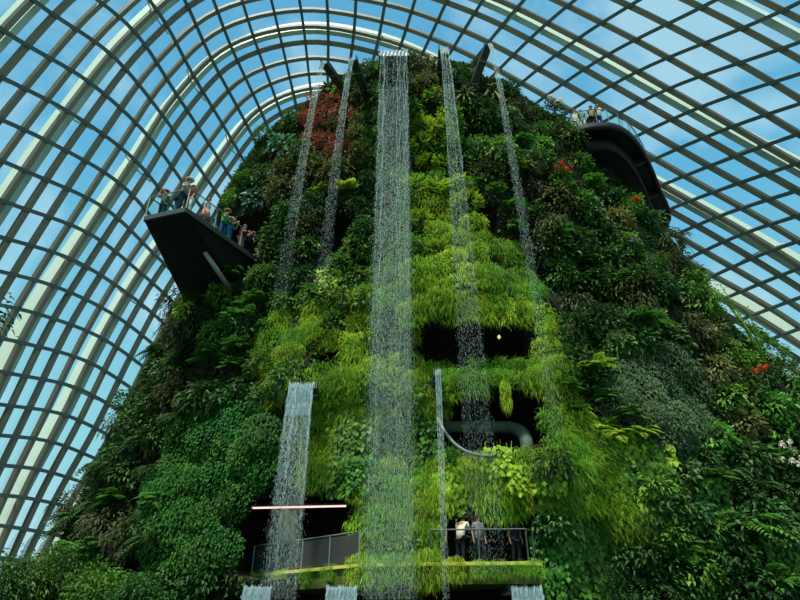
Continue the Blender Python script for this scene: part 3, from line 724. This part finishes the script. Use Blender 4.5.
# ------------------------------------------------------------------ walkway across the hollow at the foot
ZW = 3.71
edge = [(-7.4, 26.4), (-6.1, 24.8), (-3.5, 22.7), (-1.3, 20.9), (.95, 20.5), (4.0, 20.3), (4.5, 20.6), (4.9, 22.2)]
t = thing('walkway', 'mossy concrete walkway slab crossing the foot of the mountain', 'walkway', (0, 22, 0))
part('slab', prism(edge + [(6.4, 25.5), (-7.0, 27.5)], ZW - .58, ZW), M['mossy'], t)
cap = [np.array((x, y - .04, ZW + .0)) for x, y in edge]
part('edge_strip', merge(*[bar(cap[i], cap[i + 1], .16, .1) for i in range(1, len(cap) - 2)]), pmat('pale_edge', (196, 190, 84), .8, 0, .4, 5.0, .2), t, label='pale yellow lichen covered edge')
def railing(pts, z, h, label, spacing=1.7, panel=None, pmatl=None, rail=M['grey_steel'], post=.045):
    t = thing('railing', label, 'railing', (pts[0][0], pts[0][1], z), 0)
    for i in range(len(pts) - 1):
        a, b = np.array((*pts[i], z)), np.array((*pts[i + 1], z)); Ls = np.linalg.norm(b - a); n_ = max(1, round(Ls / spacing))
        part('top_rail', tube([a + (0, 0, h), b + (0, 0, h)], .03, 6), rail, t)
        for k in range(n_ + (1 if i == len(pts) - 2 else 0)):
            p = a + (b - a) * k / n_
            part('post', bar(p, p + (0, 0, h), post), rail, t)
        for k in range(n_):
            p, q = a + (b - a) * (k + .03) / n_, a + (b - a) * (k + .97) / n_
            part('panel', bar((p + q) / 2 * 1 + (0, 0, .08 + (h - .14) / 2) - (q - p) / 2, (p + q) / 2 + (0, 0, .08 + (h - .14) / 2) + (q - p) / 2, .02, h - .14), pmatl, t)
    return t
railing([(-5.6, 24.45), (-3.5, 22.8), (-1.35, 21.0)], ZW, 1.05, 'grey steel railing with perforated panels on the left half of the walkway', 1.55, True, M['perf'])
railing([(1.0, 20.62), (4.1, 20.45), (4.35, 20.7)], ZW, 1.05, 'grey steel railing on the right half of the walkway before the visitors', 1.6, True, M['railglass'], M['dark_steel'])
c = at(286, 570, 24.4)
t = thing('concrete_column', 'round concrete column standing behind the left walkway railing', 'column', (c[0], c[1], ZW))
part('shaft', tube([(c[0], c[1], ZW + .005), (c[0], c[1], 7.2)], .42, 20), M['concrete'], t, True)
part('base_ring', tube([(c[0], c[1], ZW + .005), (c[0], c[1], ZW + .12)], .5, 20), M['concrete'], t)
a, b = at(252, 508, 23.7), at(346, 506, 23.3)
t = thing('strip_lamp', 'thin pinkish strip lamp under the roof of the left walkway', 'lamp', tuple((a + b) / 2))
part('lamp_tube', tube([a, b], .035, 8), M['lamp'], t)
part('lamp_housing', bar(a + (0, .05, .07), b + (0, .05, .07), .12, .06), M['dark_steel'], t)
a = at(499, 337, 21.9)
t = thing('pendant_bulb', 'small pale bulb hanging in the wide dark cave', 'lamp', tuple(a))
part('bulb', blob(a, (.07, .07, .09)), M['bulb'], t, True); part('cord', tube([a + (0, 0, .08), a + (0, .1, 1.1)], .012, 5), M['black'], t)
# oval ring beam in the arched hollow
t = thing('curved_pipe', 'thick grey pipe bending at its right end inside the arched hollow', 'pipe', tuple(at(480, 427, 23.4)))
pp = [at(436, 427, 23.3), at(470, 427, 23.4), at(500, 427, 23.4), at(512, 428, 23.2), at(520, 431, 22.8), at(525, 437, 22.3), at(527, 447, 22.0), at(527, 466, 22.3)]
pts = []
for i in range(len(pp) - 1):
    for f in (0, .33, .66): pts.append(catmull(np.array(pp), i + f))
part('pipe_run', tube(pts, .25, 14), M['pipe'], t, True)
pp = np.array([at(438, 418, 21.6), at(444, 430, 21.0), at(455, 444, 20.8), at(470, 453, 20.7), at(490, 456, 20.8), at(506, 450, 21.3)])
part('front_rim', tube([catmull(pp, i / 4) for i in range(0, 21)], .06, 8), M['grey_steel'], t, True)

# ------------------------------------------------------------------ angular lookout platform (left)
ZP = 18.0
A, B = at(145, 218, 21.0), at(186, 208, 20.3)
def atz(px, py, z):
    a, b, c = ray(px, py); t = (z - CZ) / c; return np.array((a * t, b * t, z))
A, B, C = atz(145, 217, ZP), atz(186, 208, ZP), atz(263, 263, ZP)
C2 = C + (C - B) * .25; E_ = A + (C2 - B)
Dl = at(187, 306, 26.2); Dl = Dl + (Dl - (A - (0, 0, .2))) * .1; Dr = at(243, 300, 25.2)
t = thing('lookout_platform', 'black angular lookout platform jutting from the left of the mountain, full of visitors', 'platform', tuple((A + B + C) / 3))
th_ = np.array((0, 0, .2))
V = [A, B, C2, E_, A - th_, B - th_, Dr, Dl]
F = [(0, 1, 2, 3), (0, 4, 5, 1), (1, 5, 6, 2), (0, 3, 7, 4), (4, 7, 6, 5), (3, 2, 6, 7)]
part('hull', (V, F), M['black'], t)
for a, b in ((A, B), (B, C2), (E_, A)):
    part('edge_beam', bar(a - (0, 0, .1), b - (0, 0, .1), .1, .24), M['dark_steel'], t)
a, b = atz(206, 254, 16.9), at(238, 300, 24.4)
cn = np.cross(Dr - (B - th_), Dl - (B - th_)); cn /= np.linalg.norm(cn); cn = cn if cn[2] < 0 else -cn
def under(px, py):      # point of the sloping soffit seen at a picture position
    r = np.array(ray(px, py)); o = np.array((0, 0, CZ)); k = np.dot(B - th_ - o, cn) / np.dot(r, cn); return o + r * k
s0 = under(205, 252); s1 = at(239, 302, 24.6)
part('prop', tube([s0, s1], .12, 10), M['grey_steel'], t, True, label='grey steel prop')
for seq in (((166, 240), (183, 235)), ((166, 240), (180, 264)), ((180, 264), (184, 300)), ((183, 262), (193, 290))):
    a, b = under(*seq[0]) + cn * .03, under(*seq[1]) + cn * .03
    part('soffit_seam', tube([a, b], .03, 6), M['dark_steel'], t)
inn = lambda p, q: p
ins = ((B - A) / np.linalg.norm(B - A))[:2]
Ai, Bi, Ci = A + ((C - B) / np.linalg.norm(C - B) * .12), B + ((C - B) / np.linalg.norm(C - B) * .12), C
railing([tuple((E_ * .55 + A * .45)[:2]), tuple(A[:2]), tuple(B[:2]), tuple(C[:2])], ZP, 1.12, 'glass and steel railing around the edge of the left lookout platform', 1.5, True, M['railglass'], M['grey_steel'], .04)

# ------------------------------------------------------------------ curved balcony (right)
ZB = 26.0
cur = [atz(566, 132, ZB), atz(580, 126, ZB), atz(598, 123, ZB), atz(614, 124, ZB), atz(629, 132, ZB), atz(641, 146, ZB), atz(651, 165, ZB), atz(660, 188, ZB), atz(669, 214, ZB), np.array((17.7, 34, ZB))]
cu = np.array([catmull(np.array(cur), i / 4) for i in range(0, 37)])
tg = unit(np.gradient(cu[:, :2], axis=0)); nrm2 = np.stack([-tg[:, 1], tg[:, 0]], axis=1)
ctr = np.array((6.0, 29.0))
nrm2 = np.where(((ctr - cu[:, :2]) * nrm2).sum(axis=1)[:, None] > 0, nrm2, -nrm2)
t = thing('curved_balcony', 'black curved balcony walkway high on the right of the mountain', 'balcony', tuple(cu[16]))
outer = [tuple(p) for p in cu[:, :2]]; back = [(12, 32), (7.5, 28)]
part('deck', prism(outer + back, ZB - .16, ZB), M['black'], t)
def band(off0, off1, z0, z1):
    V = []; n = len(cu)
    for i in range(n):
        a, b = cu[i, :2] + nrm2[i] * off0, cu[i, :2] + nrm2[i] * off1
        V += [(*a, z0), (*b, z0), (*b, z1), (*a, z1)]
    F = [(4 * i + j, 4 * i + (j + 1) % 4, 4 * i + 4 + (j + 1) % 4, 4 * i + 4 + j) for i in range(n - 1) for j in range(4)]
    return V, F + [(3, 2, 1, 0), tuple(4 * (n - 1) + j for j in range(4))]
part('edge_band', band(-.05, .12, ZB - .45, ZB + .0), M['black'], t, True)
part('inner_beam', band(.7, .8, ZB - 1.3, ZB - .1), M['black'], t, True)
ins2 = [tuple(cu[i, :2] + nrm2[i] * .78) for i in range(len(cu))]
part('soffit', prism(ins2 + back, ZB - 1.25, ZB - .18), M['black'], t)
for i in (22, 28):
    a = np.array((*(cu[i, :2] + nrm2[i] * .1), ZB - .3)); b = np.array((*(cu[i, :2] + nrm2[i] * .72), ZB - .4))
    part('bracket', bar(a, b, .07, .3), M['dark_steel'], t)
railing([tuple(cu[i, :2] + nrm2[i] * .08) for i in range(2, 34, 3)], ZB, 1.15, 'clear glass railing along the curved right balcony', 2.5, True, M['railglass'], M['grey_steel'], .03)

for i, (px_, k, sc_, lab) in enumerate(((330, 'green_moss', .45, 'soft moss cushion on the walkway edge above the weir left of the broad waterfall'), (362, 'moss', .7, 'lime moss hanging over the walkway at the left edge of the broad waterfall'),
        (380, 'green_moss', .8, 'green moss hanging over the walkway behind the broad waterfall, left one'), (402, 'green_moss', .8, 'green moss hanging over the walkway behind the broad waterfall, right one'), (424, 'moss', .75, 'lime moss hanging over the walkway right of the broad waterfall'),
        (454, 'moss', .45, 'small lime moss tuft on the walkway edge right of the thin jet'), (500, 'green_moss', .5, 'soft moss cushion on the right walkway edge left of the last weir'), 
        (534, 'green_moss', .4, 'soft moss cushion wrapping the right corner of the walkway'), (282, 'moss', .4, 'lime moss tuft on the walkway edge below the slanting lower waterfall'), (308, 'green_moss', .4, 'soft moss cushion on the walkway edge under the left railing'),
        (478, 'moss', .4, 'lime moss tuft on the right walkway edge under the visitors'), (522, 'green_moss', .4, 'small soft moss cushion on the right walkway edge above the last weir'),
        (262, 'green_moss', .5, 'soft moss cushion at the left end of the walkway edge'))):
    e_x = [p[0] for p in edge]; e_y = [p[1] for p in edge]; a_ = at(px_, 572, 21)
    for _ in range(4): a_ = at(px_, 572, float(np.interp(a_[0], e_x, e_y)))
    o = plant(k, np.array((a_[0], a_[1] - .02, ZW - .15)), np.array((0, -1, 0)), sc_); tag(o, lab, 'moss', 'moss on the walkway edge')

p = at(506, 397, 21.2)
for dz in (0,):
    o = plant('moss', p, np.array((0, -1, 0)), .5); o.scale = (.28, .4, .95)
    tag(o, 'narrow strand of lime moss hanging before the grey pipe in the arched hollow', 'moss', 'moss over the hollows')

# ------------------------------------------------------------------ people
dg = None
def skin_mesh(name, nodes, edges, rad, mat, sub=1):
    m = bpy.data.meshes.new(name); m.from_pydata(nodes, edges, []); m.update()
    o = bpy.data.objects.new(name, m); COL.objects.link(o)
    mod = o.modifiers.new('skin', 'SKIN')
    for i, r in enumerate(rad):
        r = r if isinstance(r, tuple) else (r, r); m.skin_vertices[0].data[i].radius = r
        m.skin_vertices[0].data[i].use_root = (i == 0)
    s = o.modifiers.new('sub', 'SUBSURF'); s.levels = sub; s.render_levels = sub
    d = bpy.context.evaluated_depsgraph_get()
    r = bpy.data.meshes.new_from_object(o.evaluated_get(d))
    bpy.data.objects.remove(o); r.materials.clear(); r.materials.append(mat); r.name = name
    r.polygons.foreach_set('use_smooth', np.ones(len(r.polygons), dtype=bool))
    return r
def person(loc, rz, label, top_, bottom, skin='skin', pose='rail', hair=True, hat=None, h=1.0, shorts=False, skirt=False, group=None):
    t = thing('person', label, 'person', tuple(loc), rz, group); t.scale = (h, h, h)
    lean = {'rail': .16, 'bend': .5, 'stand': .03, 'phone': .05, 'walk': .05}[pose]
    def L_(z): return -lean * max(0, z - .95)
    N_ = [(0, 0, .95), (0, L_(1.13), 1.13), (0, L_(1.33), 1.33), (0, L_(1.47), 1.47), (0, L_(1.54) - .015, 1.54), (0, L_(1.62) - .03, 1.62), (0, L_(1.71) - .025, 1.705)]
    R_ = [(.15, .11), (.125, .095), (.155, .105), (.055, .055), (.062, .07), (.078, .094), (.062, .075)]
    Ed = [(i, i + 1) for i in range(6)]
    fwd = .16 if pose == 'walk' else .02
    legs = []
    for sg in (-1, 1):
        b = len(N_); st = sg * fwd
        N_ += [(.095 * sg, 0, .87), (.1 * sg, -.02 - st, .49), (.105 * sg, .02 - st * 1.4, .09), (.115 * sg, -.12 - st * 1.4, .035)]
        R_ += [.088, .056, .04, (.04, .028)]; Ed += [(0, b), (b, b + 1), (b + 1, b + 2), (b + 2, b + 3)]; legs.append(b)
    arms = []
    for sg in (-1, 1):
        sh = (.175 * sg, L_(1.4), 1.40)
        if pose == 'rail' or pose == 'bend': el = (.25 * sg, L_(1.2) - .16, 1.17); wr = (.14 * sg, L_(1.1) - .38, 1.15)
        elif pose == 'phone': el = (.24 * sg, L_(1.2) - .2, 1.22); wr = (.08 * sg, -.36, 1.46)
        else: el = (.225 * sg, .03, 1.13); wr = (.235 * sg, -.06, .88)
        sh_, e_, w_ = map(np.array, (sh, el, wr)); d = (w_ - e_) / np.linalg.norm(w_ - e_); pm = w_ + d * .07
        b = len(N_); N_ += [sh, el, wr, tuple(pm)]; R_ += [.058, .042, .03, (.036, .022)]
        Ed += [(2, b), (b, b + 1), (b + 1, b + 2), (b + 2, b + 3)]; arms.append(b)
        side = np.cross(d, (0, 0, 1.)) if abs(d[2]) < .8 else np.array((0, 1., 0)); side /= np.linalg.norm(side)
        dn = np.array((0, 0, -1.)) if abs(d[2]) < .8 else np.array((-sg, 0, 0)) * 1.0
        for k, ln in enumerate((.068, .078, .073, .058)):
            o_ = pm + side * (k - 1.5) * .021; f1 = o_ + d * ln * .6; f2 = f1 + (d * .6 + dn * .6) * ln * .5
            c = len(N_); N_ += [tuple(f1), tuple(f2)]; R_ += [.0095, .008]; Ed += [(b + 3, c), (c, c + 1)]
        th1 = w_ + d * .03 + side * (-sg) * .04; th2 = th1 + d * .04 + side * (-sg) * .012
        c = len(N_); N_ += [tuple(th1), tuple(th2)]; R_ += [.012, .009]; Ed += [(b + 2, c), (c, c + 1)]
    bm = skin_mesh('body', N_, Ed, R_, M[skin])
    hc = np.array(N_[5])
    for v in bm.vertices:                     # nose, brow and chin on the one body surface
        q = np.array(v.co) - hc
        if abs(q[0]) < .03 and q[1] < -.05 and -.04 < q[2] < .03: v.co.y -= .022
        if abs(q[0]) < .04 and q[1] < -.04 and -.11 < q[2] < -.06: v.co.y -= .012
    body = link('body', bm, t)
    for sg in (-1, 1):
        part('eye', blob(hc + (sg * .032, -.088, .012), (.011, .008, .008), 8, 5), M['eye'], body, True, False)
        part('ear', blob(hc + (sg * .082, .01, -.005), (.012, .025, .034), 8, 5), M[skin], body, True, False)
    part('mouth', blob(hc + (0, -.09, -.052), (.024, .008, .007), 8, 5), pmat('lips', (150, 84, 74), .5) if 'lips' not in bpy.data.materials else bpy.data.materials['lips'], body, True, False)
    if hair: part('hair', blob(hc + (0, .022, .022), (.094, .108, .112), 14, 10), M['hair'], body, True, False)
    if hat is not None:
        part('hat', merge(tube([hc + (0, .01, .055), hc + (0, .01, .075)], .19, 20), tube([hc + (0, .01, .07), hc + (0, .01, .17)], [.105, .085], 16)), hat, t, False, False)
    # clothes
    n0 = [(0, 0, .86), N_[1], N_[2], (0, L_(1.44), 1.445)]; r0 = [(.2, .155), (.165, .13), (.185, .135), (.1, .09)]; e0 = [(0, 1), (1, 2), (2, 3)]
    for b in arms:
        c = len(n0); mid = tuple(np.array(N_[b]) * .35 + np.array(N_[b + 1]) * .65); n0 += [N_[b], mid]; r0 += [.08, .068]; e0 += [(2, c), (c, c + 1)]
    link('shirt', skin_mesh('shirt', n0, e0, r0, top_), t)
    if skirt:
        part('skirt', tube([(0, 0, 1.0), (0, 0, .85), (0, 0, .52)], [.165, .2, .27], 16), bottom, t, True, False)
    else:
        n0 = [(0, 0, 1.0)]; r0 = [(.18, .14)]; e0 = []
        for b in legs:
            c = len(n0); kn = np.array(N_[b + 1]); an = np.array(N_[b + 2]); n0 += [N_[b], tuple(kn + (0, 0, .04))]; r0 += [.102, .074]; e0 += [(0, c), (c, c + 1)]
            if not shorts: n0 += [tuple(an + (0, 0, .03))]; r0 += [.056]; e0 += [(c + 1, c + 2)]
        link('shorts' if shorts else 'trousers', skin_mesh('trousers', n0, e0, r0, bottom), t)
    for b in legs:
        an, to = np.array(N_[b + 2]), np.array(N_[b + 3])
        part('shoe', blob((an + to) / 2 + (0, -.01, -.015), (.05, .125, .05), 10, 6), M['shoe'], t, True, False)
    return t
def cloth(n, rgb): return pmat(n, rgb, .85, 0, .12, 9, .1)
CL = {n: cloth(n + '_cloth', c) for n, c in dict(olive=(88, 92, 66), navy=(38, 44, 66), red=(150, 36, 52), grey=(120, 126, 122), white=(214, 214, 204), pink=(214, 140, 132), green=(86, 150, 76), blue=(58, 120, 172),
      maroon=(104, 44, 54), black=(34, 36, 38), tan=(176, 150, 106), denim=(60, 84, 120), cream=(222, 208, 178)).items()}
GP = 'visitors on the left lookout platform'
AB, BC = B - A, C - B; inw = BC / np.linalg.norm(BC)
abn = AB / np.linalg.norm(AB)
def faceaway(v): return math.atan2(v[0], -v[1])
outAB = faceaway(-inw); outBC = faceaway(abn)
def on_deck(f, edge, inset=.42):
    if edge == 'AB': return A + AB * f + inw * inset
    return B + BC * f - abn * inset
person(on_deck(.17, 'AB'), outAB + .5, 'person in olive clothes and wide tan hat at the outer corner of the left platform', CL['olive'], CL['black'], pose='phone', hat=CL['tan'], h=.98, group=GP)
p2 = on_deck(.52, 'AB', .5)
person(p2, outAB + PI + .3, 'dark haired person in white shirt turned away, wearing a navy backpack', CL['white'], CL['blue'], pose='stand', h=.92, group=GP)
person(on_deck(.84, 'AB', .5), outAB - .4, 'person in red top behind the tip of the left platform', CL['red'], CL['white'], pose='stand', group=GP)
person(on_deck(.05, 'BC', .5), outBC - .4, 'tall person in grey shirt leaning on the railing at the platform tip', CL['grey'], CL['black'], pose='rail', h=1.1, hat=CL['cream'], group=GP)
person(on_deck(.30, 'BC', .45), outBC + .2, 'person in white top and pink skirt at the platform railing', CL['white'], CL['pink'], pose='stand', skirt=True, h=1.0, group=GP)
person(on_deck(.42, 'BC', .5), outBC - .2, 'small child in light blue shirt behind the platform railing', CL['blue'], CL['white'], pose='stand', h=.66, group=GP)
person(on_deck(.52, 'BC', .45), outBC, 'person in green shirt and tan hat leaning over the platform railing', CL['green'], CL['denim'], pose='rail', hat=CL['tan'], h=1.02, group=GP)
person(on_deck(.63, 'BC', .55), outBC + .3, 'person in cream sun hat and blue shorts beside the green shirt', CL['blue'], CL['blue'], pose='phone', hat=CL['cream'], h=.96, shorts=True, group=GP)
person(on_deck(.77, 'BC', .45), outBC, 'person in maroon top and pink shorts at the platform railing', CL['maroon'], CL['pink'], pose='rail', shorts=True, h=.98, group=GP)
person(on_deck(.87, 'BC', .5), outBC - .3, 'person in navy top near the mountain end of the platform', CL['navy'], CL['black'], pose='phone', h=.96, group=GP)
person(on_deck(1.02, 'BC', .4), outBC + .3, 'person in olive top at the mountain end of the platform', CL['olive'], CL['tan'], pose='rail', hair=True, h=1.0, group=GP)
bp = thing('backpack', 'navy backpack worn by the dark haired person on the left platform', 'backpack', tuple(p2 + (0, 0, 1.05 * .92)))
bp.rotation_euler = (0, 0, outAB + PI + .3)
part('bag', blob((0, .2, .08), (.15, .1, .22), 12, 8), CL['navy'], bp, True, False)
part('pocket', blob((0, .28, .0), (.11, .05, .11), 10, 6), CL['black'], bp, True, False)
for sg in (-1, 1): part('strap', tube([(sg * .1, .14, .26), (sg * .12, -.02, .31), (sg * .12, -.12, .2), (sg * .13, -.06, .0), (sg * .12, .14, -.06)], .018, 6), CL['black'], bp, True, False)
GB = 'visitors on the right balcony'
for i, (f, tp, bt, ps, sk, lab, hh) in enumerate((
    (3.0, 'white', 'cream', 'rail', 'skin', 'person in white top at the left end of the curved balcony', 1.0), (5.0, 'grey', 'white', 'stand', 'skin', 'person in pale grey top second from the left on the curved balcony', .95),
    (7.6, 'tan', 'black', 'rail', 'skin_b', 'person in tan top leaning on the curved balcony glass', 1.02), (9.4, 'cream', 'denim', 'rail', 'skin_b', 'person in cream top rightmost on the curved balcony', 1.05))):
    j = int(f); g = f - j; q = cu[j] * (1 - g) + cu[j + 1] * g
    nn2 = nrm2[j]; person((q[0] + nn2[0] * .5, q[1] + nn2[1] * .5, ZB), faceaway((-nn2[0], -nn2[1])), lab, CL[tp], CL[bt], skin=sk, pose=ps, h=hh, group=GB)
GW = 'visitors in the shade behind the right walkway railing'
for px_, Y_, tp, bt, ps, rz, lab, hh in ((461, 21.35, 'cream', 'black', 'bend', 2.6, 'person in cream shirt bending forward behind the right walkway railing', 1.0), (480, 21.5, 'grey', 'black', 'walk', .4, 'person in grey shirt walking behind the right walkway railing', .98),
                                         (441, 21.6, 'olive', 'black', 'stand', -.5, 'person in olive shirt in the shade behind the thin jet of water', .98), (517, 21.6, 'navy', 'black', 'stand', .3, 'person in dark clothes at the right end of the walkway', .96)):
    q = at(px_, 560, Y_); person((q[0], Y_, ZW), rz, lab, CL[tp], CL[bt], skin='skin_b', pose=ps, h=hh, group=GW)

# ------------------------------------------------------------------ flowering and tall plants
def flowering(px, py, label, fol, petal, r=.6, nfl=4, fr=.13, spread=.5):
    p = hit(px, py, surf_y)
    if p is None: return
    n = normal_at(p); p = p + n * .35
    t = thing('flowering_plant', label, 'plant', tuple(p), math.atan2(n[0], -n[1]), 'flowering plants on the mountain')
    part('foliage', t_shrub(140, r, .22, .1), LM[fol], t, False, False)
    for i in range(nfl):
        c = (random.uniform(-spread, spread), -r * .8 - random.uniform(.1, .25), random.uniform(-.1, spread))
        part('flower', lump_flower(c, fr * random.uniform(.8, 1.3)), M[petal], t, False, False)
flowering(557, 184, 'plant with orange red flowers on the right slope beside the thin right waterfall', 'mid', 'red_petal', .6, 5, .1)
flowering(624, 212, 'plant with orange red flowers below the curved balcony', 'mid', 'red_petal', .5, 4, .1)
flowering(741, 382, 'plant with coral flowers low on the far right slope', 'olive', 'red_petal', .6, 4, .11)
flowering(546, 118, 'plant with pale pink flowers right of the rightmost spout', 'dark', 'white_petal', .6, 6, .14, .6)
flowering(566, 104, 'plant with white flowers on the right shoulder of the summit', 'dark', 'white_petal', .5, 5, .13, .6)
flowering(438, 75, 'plant with one white bloom near the summit right of the broad waterfall', 'dark', 'white_petal', .4, 2, .14)
flowering(626, 252, 'plant with pinkish blooms in the middle of the right slope', 'dark', 'pink_petal', .5, 3, .1)
flowering(776, 470, 'plant with small white flowers in the lower right', 'dark', 'white_petal', .7, 9, .1, .8)
flowering(192, 314, 'plant with yellow leaves at the left end under the angular platform', 'lime', 'white_petal', .5, 1, .08)
def stalk(px, py, hgt, label, flower=None, leanx=.15):
    p = hit(px, py, surf_y)
    if p is None: return
    p = p + normal_at(p) * .7
    t = thing('tall_stalk_plant', label, 'plant', tuple(p), 0, 'tall stalk plants on the right slope')
    for k in range(4):
        dx, dy = random.uniform(-.3, .3) + leanx * hgt, random.uniform(-.5, .1)
        pts = [np.array((dx * s ** 1.5, dy * s, hgt * s * (1 - .1 * k))) for s in np.linspace(0, 1, 7)]
        st_ = part('stalk', tube(pts, np.linspace(.045, .018, 7), 5), LM['lime'], t, True, False)
        P, D = [], []
        for i in range(26):
            s = random.uniform(.15, 1); q = np.array((dx * s ** 1.5, dy * s, hgt * s * (1 - .1 * k))); P.append(q); a = random.uniform(0, 6.28); D.append((math.cos(a), math.sin(a) - .3, .5))
        part('leaves', leaves(P, D, np.tile((0, -.3, 1.), (26, 1)), .3, .06, .2, .4), LM['mid'], st_, False, False)
        if flower:
            for _ in range(3):
                part('flower', lump_flower(pts[-1] + rng.normal(0, .12, 3), .11, 14), M[flower], st_, False, False)
stalk(740, 352, 3.0, 'tall arching stalk plant leaning against the glass on the right slope', None, -.25)
stalk(752, 372, 2.6, 'second tall stalk plant, lower on the right slope', None, -.2)
stalk(716, 300, 2.0, 'tall plant with purple orchid sprays against the glass', 'pink_petal', .15)
stalk(746, 330, 2.2, 'slim plant with mauve flowers beside the tall arching stalks', 'pink_petal', .05)
# big ferns whose fronds can be told apart
def big_fern(px, py, L0, label, mat='fern', n_=12, droop=.9):
    p = hit(px, py, surf_y)
    if p is None: return
    nm = normal_at(p); p = p + nm * .5
    t = thing('tree_fern', label, 'fern', tuple(p), math.atan2(nm[0], -nm[1]), 'large ferns on the mountain')
    for f in t_fern(n_, L0, droop, .26): part('frond', f, LM[mat], t, False, False)
big_fern(735, 530, 1.7, 'large spreading fern in the middle of the lower right', 'fern', 9, 1.1)
big_fern(700, 486, 1.3, 'fern crown below the dark hollow under the creeper mound', 'fern')
big_fern(778, 585, 1.5, 'large fern in the bottom right corner', 'fern', 10)
big_fern(588, 374, 1.2, 'bright lime fern left of the dark creeper mound', 'lime', 10)
big_fern(634, 330, 1.4, 'wide green fern above the dark creeper mound', 'fern')
big_fern(548, 245, 1.2, 'fern with long fronds beside the thin right waterfall', 'fern')
big_fern(250, 325, 1.3, 'wide green fern below the angular platform', 'fern')
big_fern(118, 470, 1.3, 'long drooping fern on the lower left edge', 'dfern', 12, 1.6)
big_fern(150, 450, 1.3, 'drooping fern left of the large creeper bank', 'dfern', 12, 1.5)
big_fern(85, 520, 1.4, 'dark fern at the foot of the left slope by the glass', 'dfern', 12, 1.3)

# ------------------------------------------------------------------ trees standing on the ground in front, bottom left
def tree(x, y, h, r, label, mat, n_=1500, lean=(0, 0), ln=.2):
    t = thing('leafy_tree', label, 'tree', (x, y, 0), 0, 'trees on the ground at the left')
    pts = [np.array((lean[0] * s * s, lean[1] * s * s, (h - r * .5) * s)) for s in np.linspace(0, 1, 8)]
    part('trunk', tube(pts, np.linspace(.09, .03, 8), 8), M['bark'], t, True, False)
    for k in range(5):
        a = k * 1.3; b0 = pts[4 + k % 3]; e = b0 + np.array((math.cos(a) * r * .7, math.sin(a) * r * .7, r * .5))
        part('branch', tube([b0, (b0 + e) / 2 + (0, 0, .1), e], [.035, .025, .012], 5), M['bark'], t, True, False)
    c = unit(rng.normal(0, 1, (n_, 3))); R = r * rng.uniform(.35, 1.0, (n_, 1)) * (1 + .3 * np.sin(4 * c[:, :1] + x) * np.sin(5 * c[:, 2:] + y))
    P = pts[-1] + c * R * np.array((1, 1, .85)); D = c + rng.normal(0, .5, c.shape) + np.array((0, 0, -.2))
    part('crown', leaves(P, D, np.array((0, 0, 1.)) + rng.normal(0, .3, c.shape), ln * rng.uniform(.6, 1.3, n_), ln * .45, .2, .35), LM[mat], t, False, False)
for px_, py_, Y_, r_, mt, lab in ((-6, 572, 22, 1.2, 'dark', 'leafy tree in the bottom left corner'), (28, 574, 23, 1.1, 'mid', 'second leafy tree from the bottom left corner'), (62, 566, 24, 1.2, 'dark', 'third leafy tree from the left, under the lowest panes'),
                                 (100, 584, 21.5, 1.0, 'mid', 'leafy tree standing before the dark doorway at left'), (140, 592, 21, .9, 'dark', 'low leafy tree left of the creeper bank foot')):
    q = at(px_, py_, Y_); tree(q[0], Y_, q[2] + r_ * .35, r_, lab, mt, 2200, (0, 0), .15)
q = at(-14, 312, 15); tree(q[0] - .3, 15, q[2] + .4, .9, 'tall slim tree whose twig tips enter at the left edge', 'dark', 260, (.3, 0), .2)
S.view_settings.view_transform = 'Standard'; S.view_settings.look = 'None'; S.view_settings.gamma = 1; S.view_settings.use_curve_mapping = False
S.view_settings.exposure = 0.22
